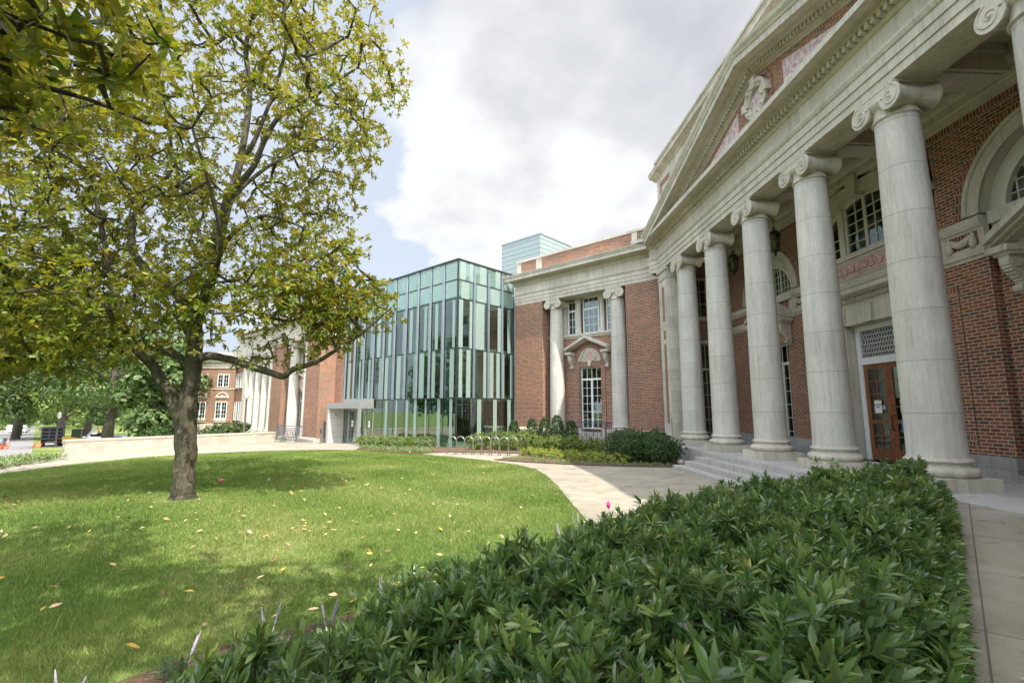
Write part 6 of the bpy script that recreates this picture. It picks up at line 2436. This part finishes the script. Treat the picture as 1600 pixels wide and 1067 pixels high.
# sample by distance so that nearer blades are denser
rr2 = 2.2 + (30 - 2.2) * rng.random(n) ** 1.0
aa = np.radians(rng.uniform(-56, 16, n))
P = np.column_stack([rr2 * np.sin(aa), rr2 * np.cos(aa)])
P = P[inside(P + rng.normal(0, .035, P.shape) + .03 * np.sin(P[:, ::-1] * 9), LAWN)]
worn = np.sin(P[:, 0] * 1.1 + 2.2 * np.sin(P[:, 1] * .7)) * np.sin(P[:, 1] * 1.3 + 1.7 * np.cos(P[:, 0] * .8)) + .35 * np.sin(P[:, 0] * 4.1) * np.sin(P[:, 1] * 3.7)
near_trunk = np.hypot(P[:, 0] + 6.75, P[:, 1] - 11.2) < .55
P = P[(rng.random(len(P)) > np.clip((worn - .62) * 1.6, 0, .75)) & ~(near_trunk & (rng.random(len(P)) < .8))]
pxx, pyy, _ = in_view(np.column_stack([P, np.zeros(len(P))]))
P = P[(pxx > -420) & (pyy < 1250)]
r_ = np.linalg.norm(P, axis=1)
u_ = (P[:, 0] - P[:, 1]) * S2
zg = np.where(u_ < -15, -.02 * (-15 - u_), 0)
n = len(P)
h = (.032 + .038 * rng.random(n)) * (1 + .25 * np.sin(P[:, 0] * 2.3) * np.cos(P[:, 1] * 1.9))
wd = .0022 + .00028 * r_
lean = rng.normal(0, .45, (n, 2))
ph = rng.random(n) * 6.28
sx_, sy_ = np.cos(ph) * wd, np.sin(ph) * wd
V = np.zeros((n, 3, 3))
V[:, 0] = np.column_stack([P[:, 0] - sx_, P[:, 1] - sy_, zg])
V[:, 1] = np.column_stack([P[:, 0] + sx_, P[:, 1] + sy_, zg])
V[:, 2] = np.column_stack([P[:, 0] + lean[:, 0] * h, P[:, 1] + lean[:, 1] * h, zg + h])
patch = .5 + .75 * np.sin(P[:, 0] * .9 + 2 * np.sin(P[:, 1] * .6)) * np.cos(P[:, 1] * .8 + 1.5 * np.cos(P[:, 0] * .5))
tt = np.clip(rng.random(n) * .6 + patch * .3 + (rng.random(n) < .06) * .5, 0, 1)
o = mesh_np('grass', V.reshape(-1, 3), np.arange(n * 3).reshape(-1, 3), M['grass'], None, np.repeat(tt, 3), smooth=False)
tag(o, 'mown green lawn grass', 'grass', kind='stuff')

# fallen leaves -----------------------------------------------------


def fallen(mat, seed):
    r = np.random.default_rng(seed)
    base = [(0, 0, 0), (.25, .17, .02), (.6, .22, .05), (1, 0, .03), (.62, -.2, .06), (.27, -.16, .03), (.33, 0, -.01), (.68, 0, .0)]
    V = np.array([(a - .5, b, c + .03 + r.normal(0, .02)) for a, b, c in base]) * .115
    V[:, 2] += .02
    me_o = mesh_np('fallen_leaf', V, np.array(LEAF_HI[1]), M[mat])
    tag(me_o, 'dry curled magnolia leaf lying on the lawn grass', 'leaf', 'fallen leaves on the lawn')
    return me_o


pf = [fallen('fl_tan', 1), fallen('fl_yellow', 2), fallen('fl_brown', 3), fallen('fl_tan', 4)]
k = 0
cnt = 0
while cnt < 230:
    if rng.random() < .72:
        a = rng.random() * 6.28
        q = 6.0 * rng.random() ** .6
        x, y = -5.2 + q * math.cos(a), 8.6 + q * .8 * math.sin(a)
    else:
        q = 3.5 + 12 * rng.random()
        a = math.radians(rng.uniform(-44, 5))
        x, y = q * math.sin(a), q * math.cos(a)
    if not inside(np.array([[x, y]]), LAWN)[0]:
        continue
    a_, b_, _ = in_view(np.array([x, y, 0.]))
    if not (-5 < a_ < 1605 and b_ < 1070):
        continue
    j = cnt % 4 if cnt >= 4 else cnt
    j = j if cnt < 4 else int(rng.choice([0, 0, 1, 2, 3]))
    o = pf[j] if cnt < 4 else pf[j].copy()
    if cnt >= 4:
        C.objects.link(o)
    s = .5 + .5 * rng.random()
    o.location = (x, y, g(x, y) + .045)
    o.scale = (s, s, s)
    o.rotation_euler = (rng.normal(0, .35), rng.normal(0, .35), rng.random() * 6.28)
    cnt += 1
for i, (x, y) in enumerate(((3.55, 3.1), (3.2, 2.95), (4.6, 4.2), (5.9, 5.2), (2.9, 2.7), (6.4, 6.0))):
    o = pf[(i * 2) % 4].copy()
    C.objects.link(o)
    o['label'] = 'curled brown leaf lying on the concrete walk right of the hedge'
    o['group'] = 'leaves on the walk'
    o.location = (x, y, float(rz_(x, y)) + .004)
    o.scale = (.7, .7, .7)
    o.rotation_euler = (0, 0, i * 2.1)
for (px, py, lab) in ((346, 751, 'small pink flower head lying in the grass right of the magnolia trunk'), (640, 707, 'pink marker at the edge of the bed before the glass pavilion')):
    x, y, z = px3(px, py, 13.3 if px < 400 else 22.6)
    z = g(x, y) + .05
    o = MB().lathe(x, y, [(.01, z), (.035, z + .02), (.045, z + .045), (.02, z + .07), (.008, z + .075)], 9).build('pink_flower', M['magenta'] if px < 400 else M['pinkflag'])
    tag(o, lab, 'flower')


# ================================================================== STREET THINGS
def lamp_post(x, y, z, h, label, dark=False):
    t = thing('street_lamp', label, 'street lamp', (x, y, z), 0, None)
    MB().lathe(x, y, [(.16, z), (.17, z + .1), (.12, z + .2), (.13, z + .5), (.07, z + .62), (.055, z + h * .78), (.09, z + h * .8), (.06, z + h * .81)], 12).build('post', M['dark_metal'] if dark else M['bronze'], t)
    MB().lathe(x, y, [(.08, z + h * .81), (.17, z + h * .84), (.19, z + h * .90), (.14, z + h * .95)], 12).build('globe', M['lampglass'], t)
    MB().lathe(x, y, [(.2, z + h * .945), (.15, z + h * .965), (.06, z + h * .985), (.05, z + h), (.01, z + h * 1.02)], 12).build('cap', M['lampglass'] if not dark else M['dark_metal'], t)


M['bronze'] = simple('brown_bronze_post', (.13, .10, .085), .5, .3)
x, y = at(94, 57)
lamp_post(x, y, g(x, y), 3.9, 'brown lamp post with a pale glass lantern before the dump truck')
x, y = at(384, 38)
lamp_post(x, y, g(x, y), 4.0, 'brown lamp post with a pale glass lantern before the far brick hall')
x, y = at(404, 43)
lamp_post(x, y, g(x, y) + .5, 2.3, 'short dark lamp standing by the steps of the far brick hall', True)


def wheel(m, x, y, z, r, wdt, ax):
    """tyre with axis along ax ('x' or 'y') in world"""
    pr = [(r * .55, -wdt / 2), (r * .9, -wdt / 2), (r, -wdt * .35), (r, wdt * .35), (r * .9, wdt / 2), (r * .55, wdt / 2)]
    if ax == 'x':
        m.lathe(y, z, [(a, x + b) for a, b in pr], 18, axis='a')
    else:
        m.lathe(x, z, [(a, y + b) for a, b in pr], 18, axis='d')


def car(px, Y, rot, mat, label, scale=1., van=False, lettering=False, pickup=False):
    x, y = at(px, Y)
    z = g(x, y)
    t = thing('delivery_van' if van else ('pickup_truck' if pickup else 'parked_car'), label, 'van' if van else 'car', (0, 0, 0), 0, None)
    m = MB()
    if van:
        body = [(-2.7, .35), (2.7, .35), (2.75, 1.0), (2.3, 1.15), (1.9, 1.95), (1.55, 2.45), (-2.7, 2.5)]
    elif pickup:
        body = [(-2.6, .35), (2.6, .35), (2.65, .95), (1.4, 1.1), (.9, 1.7), (-.5, 1.72), (-.75, 1.1), (-2.6, 1.08)]
    else:
        body = [(-2.2, .3), (2.2, .3), (2.25, .72), (1.3, .88), (.6, 1.38), (-1.1, 1.42), (-1.9, .98), (-2.25, .9)]
    m.prism(body, -.9, .9)
    b = m.build('body', M[mat], t, bevel=.08)
    m = MB()
    if van:
        m.prism([(1.35, 1.3), (2.05, 1.3), (1.75, 1.95), (1.35, 1.95)], -.905, .905)
    elif pickup:
        m.prism([(-.5, 1.12), (1.15, 1.12), (.8, 1.6), (-.4, 1.62)], -.905, .905)
    else:
        m.prism([(-1.55, .95), (1.0, .92), (.5, 1.3), (-1.05, 1.34)], -.905, .905)
    m.build('side_windows', M['car_glass'], t)
    for wx in ((-1.7, 1.75) if van or pickup else (-1.35, 1.4)):
        for wy in (-.8, .8):
            m = MB()
            wheel(m, wx, wy, .33, .33, .22, 'y')
            wo_ = m.build('wheel', M['rubber'], t)
            m = MB()
            m.lathe(wx, .33, [(.17, wy - .112), (.05, wy - .12), (.05, wy + .12), (.17, wy + .112)], 12, axis='d')
            m.build('rim', M['steel'], wo_)
    m = MB()
    for wy in (-.7, .7):
        m.box(2.2 if not (van or pickup) else 2.6, 2.27 if not (van or pickup) else 2.76, wy - .15, wy + .15, .6, .75)
    m.build('headlight', M['lampglass'], t)
    m = MB()
    for wy in (-.7, .7):
        m.box(-2.26 if not (van or pickup) else -2.72, -2.15, wy - .12, wy + .12, .7, .9)
    m.build('tail_light', M['red'], t)
    if lettering:
        FL = Frame((1, 0), (0, 1))
        text_on(FL, 'Fed', -1.15, -.905, 1.75, .95, 'purple', t)
        text_on(FL, 'Ex', .2, -.905, 1.75, .95, 'orange', t)
    t.location = (x, y, z)
    t.rotation_euler = (0, 0, rot)
    return t


car(33, 168, R(12), 'car_white', 'white delivery van with purple and orange letters on the left side of the street', van=True, lettering=True)
car(46, 215, R(132), 'car_blue', 'dark blue car far down the street beside the white van')
car(57, 250, R(132), 'car_white', 'white car driving far down the middle of the street')
car(71, 190, R(132), 'car_blue', 'dark car parked on the right side of the street behind the dump truck')
car(156, 88, R(8), 'car_white', 'white pickup parked behind the retaining wall, beside the excavator', pickup=True)
car(193, 83, R(8), 'car_grey', 'pale grey car parked behind the retaining wall under the broad tree')
x, y = at(238, 66)
car(238, 84, R(8), 'car_grey', 'pale car half hidden by the bushes left of the brick side wing')
car(-2, 62, R(130), 'car_grey', 'grey green vehicle at the left edge of the picture by the street')

# dump truck seen from behind
x, y = at(87, 78)
tr = thing('dump_truck', 'black dump truck seen from behind, parked on the right side of the street', 'truck', (0, 0, 0))
m = MB()
m.box(-1.25, 1.25, .1, 4.6, 1.05, 2.9)
m.build('dump_body', M['black'], tr, bevel=.03)
m = MB()
for z in (1.1, 1.62, 2.15, 2.72):
    m.box(-1.28, 1.28, .0, .1, z, z + .12)
for xx in (-1.28, -.42, .36, 1.16):
    m.box(xx, xx + .12, .0, .098, 1.1, 2.84)
m.box(-1.3, 1.3, -.02, .12, 2.88, 3.0)
m.build('tailgate_ribs', M['grey_metal'], tr)
m = MB()
m.box(-1.1, 1.1, .2, 6.2, .75, 1.0)
m.box(-1.2, 1.2, -.05, .2, .55, .72)
m.build('chassis', M['black'], tr)
MB().box(-1.15, 1.15, 4.8, 6.4, .8, 2.7).build('cab', M['black'], tr, bevel=.08)
for wy in (1.0, 2.2, 5.6):
    for wx in (-.95, .95):
        m = MB()
        wheel(m, wx, wy, .5, .5, .5, 'x')
        m.build('wheel', M['rubber'], tr)
m = MB()
for wx in (-1.0, .85):
    m.box(wx, wx + .18, -.07, -.05, .58, .68)
m.build('tail_light', M['red'], tr)
tr.location = (x, y, g(x, y) + .02)
tr.rotation_euler = (0, 0, R(41))
# excavator
x, y = at(124, 80)
ex = thing('mini_excavator', 'small yellow excavator with a raised arm beside the dump truck', 'excavator', (0, 0, 0))
m = MB()
for s in (-.75, .75):
    m.prism([(-1.3, .1), (-1.1, 0), (1.1, 0), (1.3, .1), (1.3, .4), (1.1, .55), (-1.1, .55), (-1.3, .4)], s - .2, s + .2)
m.build('track', M['rubber'], ex)
MB().prism([(-1.4, .65), (.9, .65), (.9, 1.15), (-1.0, 1.5), (-1.45, 1.4)], -.85, .85).build('engine_housing', M['yellow'], ex, bevel=.06)
m = MB()
for a in (-.35, .75):
    for b in (-.75, .0):
        m.box(a, a + .07, b, b + .07, 1.15, 2.5)
m.box(-.4, .87, -.8, .1, 2.5, 2.6)
m.build('cab_frame', M['black'], ex)
MB().box(-.3, .78, -.72, .0, 1.2, 2.48).build('cab_window', M['car_glass'], ex)
m = MB()
m.prism([(.9, .9), (1.15, .8), (2.6, 2.9), (2.4, 3.05)], -.1, .15)
m.build('boom', M['car_white'], ex, bevel=.03)
MB().prism([(2.35, 3.1), (2.6, 2.75), (3.0, 1.9), (2.85, 1.8)], -.08, .13).build('stick', M['orange'], ex)
MB().prism([(2.6, 1.9), (3.2, 1.95), (3.3, 1.4), (2.8, 1.3)], -.25, .3).build('bucket', M['black'], ex)
ex.location = (x, y, g(x, y))
ex.rotation_euler = (0, 0, R(20))
# cones and orange netting
for i, (px, Y, lab) in enumerate(((20, 90, 'orange traffic cone on the left kerb of the street'), (66, 74, 'orange and white barrel cone at the left rear corner of the dump truck'), (177, 80, 'orange cone behind the retaining wall beside the tree trunk'))):
    x, y = at(px, Y)
    z = g(x, y)
    t = thing('traffic_cone', lab, 'cone', (x, y, z))
    MB().lathe(x, y, [(.2, z + .04), (.13, z + .4), (.05, z + .9), (.03, z + .92)], 14).build('cone_body', M['orange'], t)
    MB().lathe(x, y, [(.145, z + .36), (.115, z + .5)], 14).build('white_band', M['paper'], t)
    MB().box(x - .25, x + .25, y - .25, y + .25, z, z + .05).build('cone_foot', M['rubber'], t)
for (pa, pb, Y, lab) in ((-6, 20, 52, 'fallen orange safety netting at the left edge of the street'), (58, 70, 55, 'strip of orange safety netting behind the dump truck')):
    (xa, ya), (xb, yb) = at(pa, Y), at(pb, Y)
    z = g((xa + xb) / 2, (ya + yb) / 2)
    m = MB()
    for k in range(10):
        f0, f1 = k / 10, (k + 1) / 10
        x0, y0, x1, y1 = xa + (xb - xa) * f0, ya + (yb - ya) * f0, xa + (xb - xa) * f1, ya + (yb - ya) * f1
        zz0 = z + .08 + .1 * math.sin(k * 1.9)
        zz1 = z + .08 + .1 * math.sin((k + 1) * 1.9)
        m.add([(x0, y0, zz0), (x1, y1, zz1), (x1, y1 + .25, zz1 + .35), (x0, y0 + .25, zz0 + .35), (x0, y0 + .05, zz0), (x1, y1 + .05, zz1), (x1, y1 + .3, zz1 + .35), (x0, y0 + .3, zz0 + .35)],
              [(0, 1, 2, 3), (7, 6, 5, 4), (0, 4, 5, 1), (3, 2, 6, 7)])
    tag(m.build('safety_netting', M['orange']), lab, 'netting')


# every separate piece of a part becomes a part of its own
def split_part(o):
    me = o.data
    nv = len(me.vertices)
    par = list(range(nv))

    def find(i):
        while par[i] != i:
            par[i] = par[par[i]]
            i = par[i]
        return i
    for e in me.edges:
        a, b = find(e.vertices[0]), find(e.vertices[1])
        if a != b:
            par[a] = b
    isl = {}
    for i in range(nv):
        isl.setdefault(find(i), []).append(i)
    co = [v.co for v in me.vertices]
    bx = [[k, [min(co[i][c] for i in v) - .02 for c in range(3)], [max(co[i][c] for i in v) + .02 for c in range(3)]] for k, v in isl.items()]
    grp = list(range(len(bx)))

    def fg(i):
        while grp[i] != i:
            i = grp[i]
        return i
    for i in range(len(bx)):
        for j in range(i):
            if all(bx[i][1][c] <= bx[j][2][c] and bx[j][1][c] <= bx[i][2][c] for c in range(3)):
                a, b = fg(i), fg(j)
                if a != b:
                    grp[a] = b
    cl = {}
    for i, b in enumerate(bx):
        cl.setdefault(fg(i), set()).add(b[0])
    if not 1 < len(cl) <= 24:
        return
    root = [find(i) for i in range(nv)]
    first = True
    src = me.copy()
    for keys in cl.values():
        m2 = src.copy()
        bm = bmesh.new()
        bm.from_mesh(m2)
        bm.verts.ensure_lookup_table()
        bmesh.ops.delete(bm, geom=[v for v in bm.verts if root[v.index] not in keys], context='VERTS')
        bm.to_mesh(m2)
        bm.free()
        if first:
            o.data = m2
            first = False
        else:
            c = o.copy()
            c.data = m2
            C.objects.link(c)
            for k in list(c.keys()):
                del c[k]


for o in list(bpy.data.objects):
    if o.type == 'MESH' and o.parent and o.name.split('.')[0] in ('brick_wall', 'string_course', 'stone_base', 'brick_inset', 'porch_end_trim', 'soldier_course', 'panel_joint', 'post', 'headlight', 'tail_light', 'inner_post', 'inner_panel', 'attic_brick', 'track', 'brick_spandrel', 'pier_brick_infill', 'floor_slab', 'side_rail'):
        split_part(o)
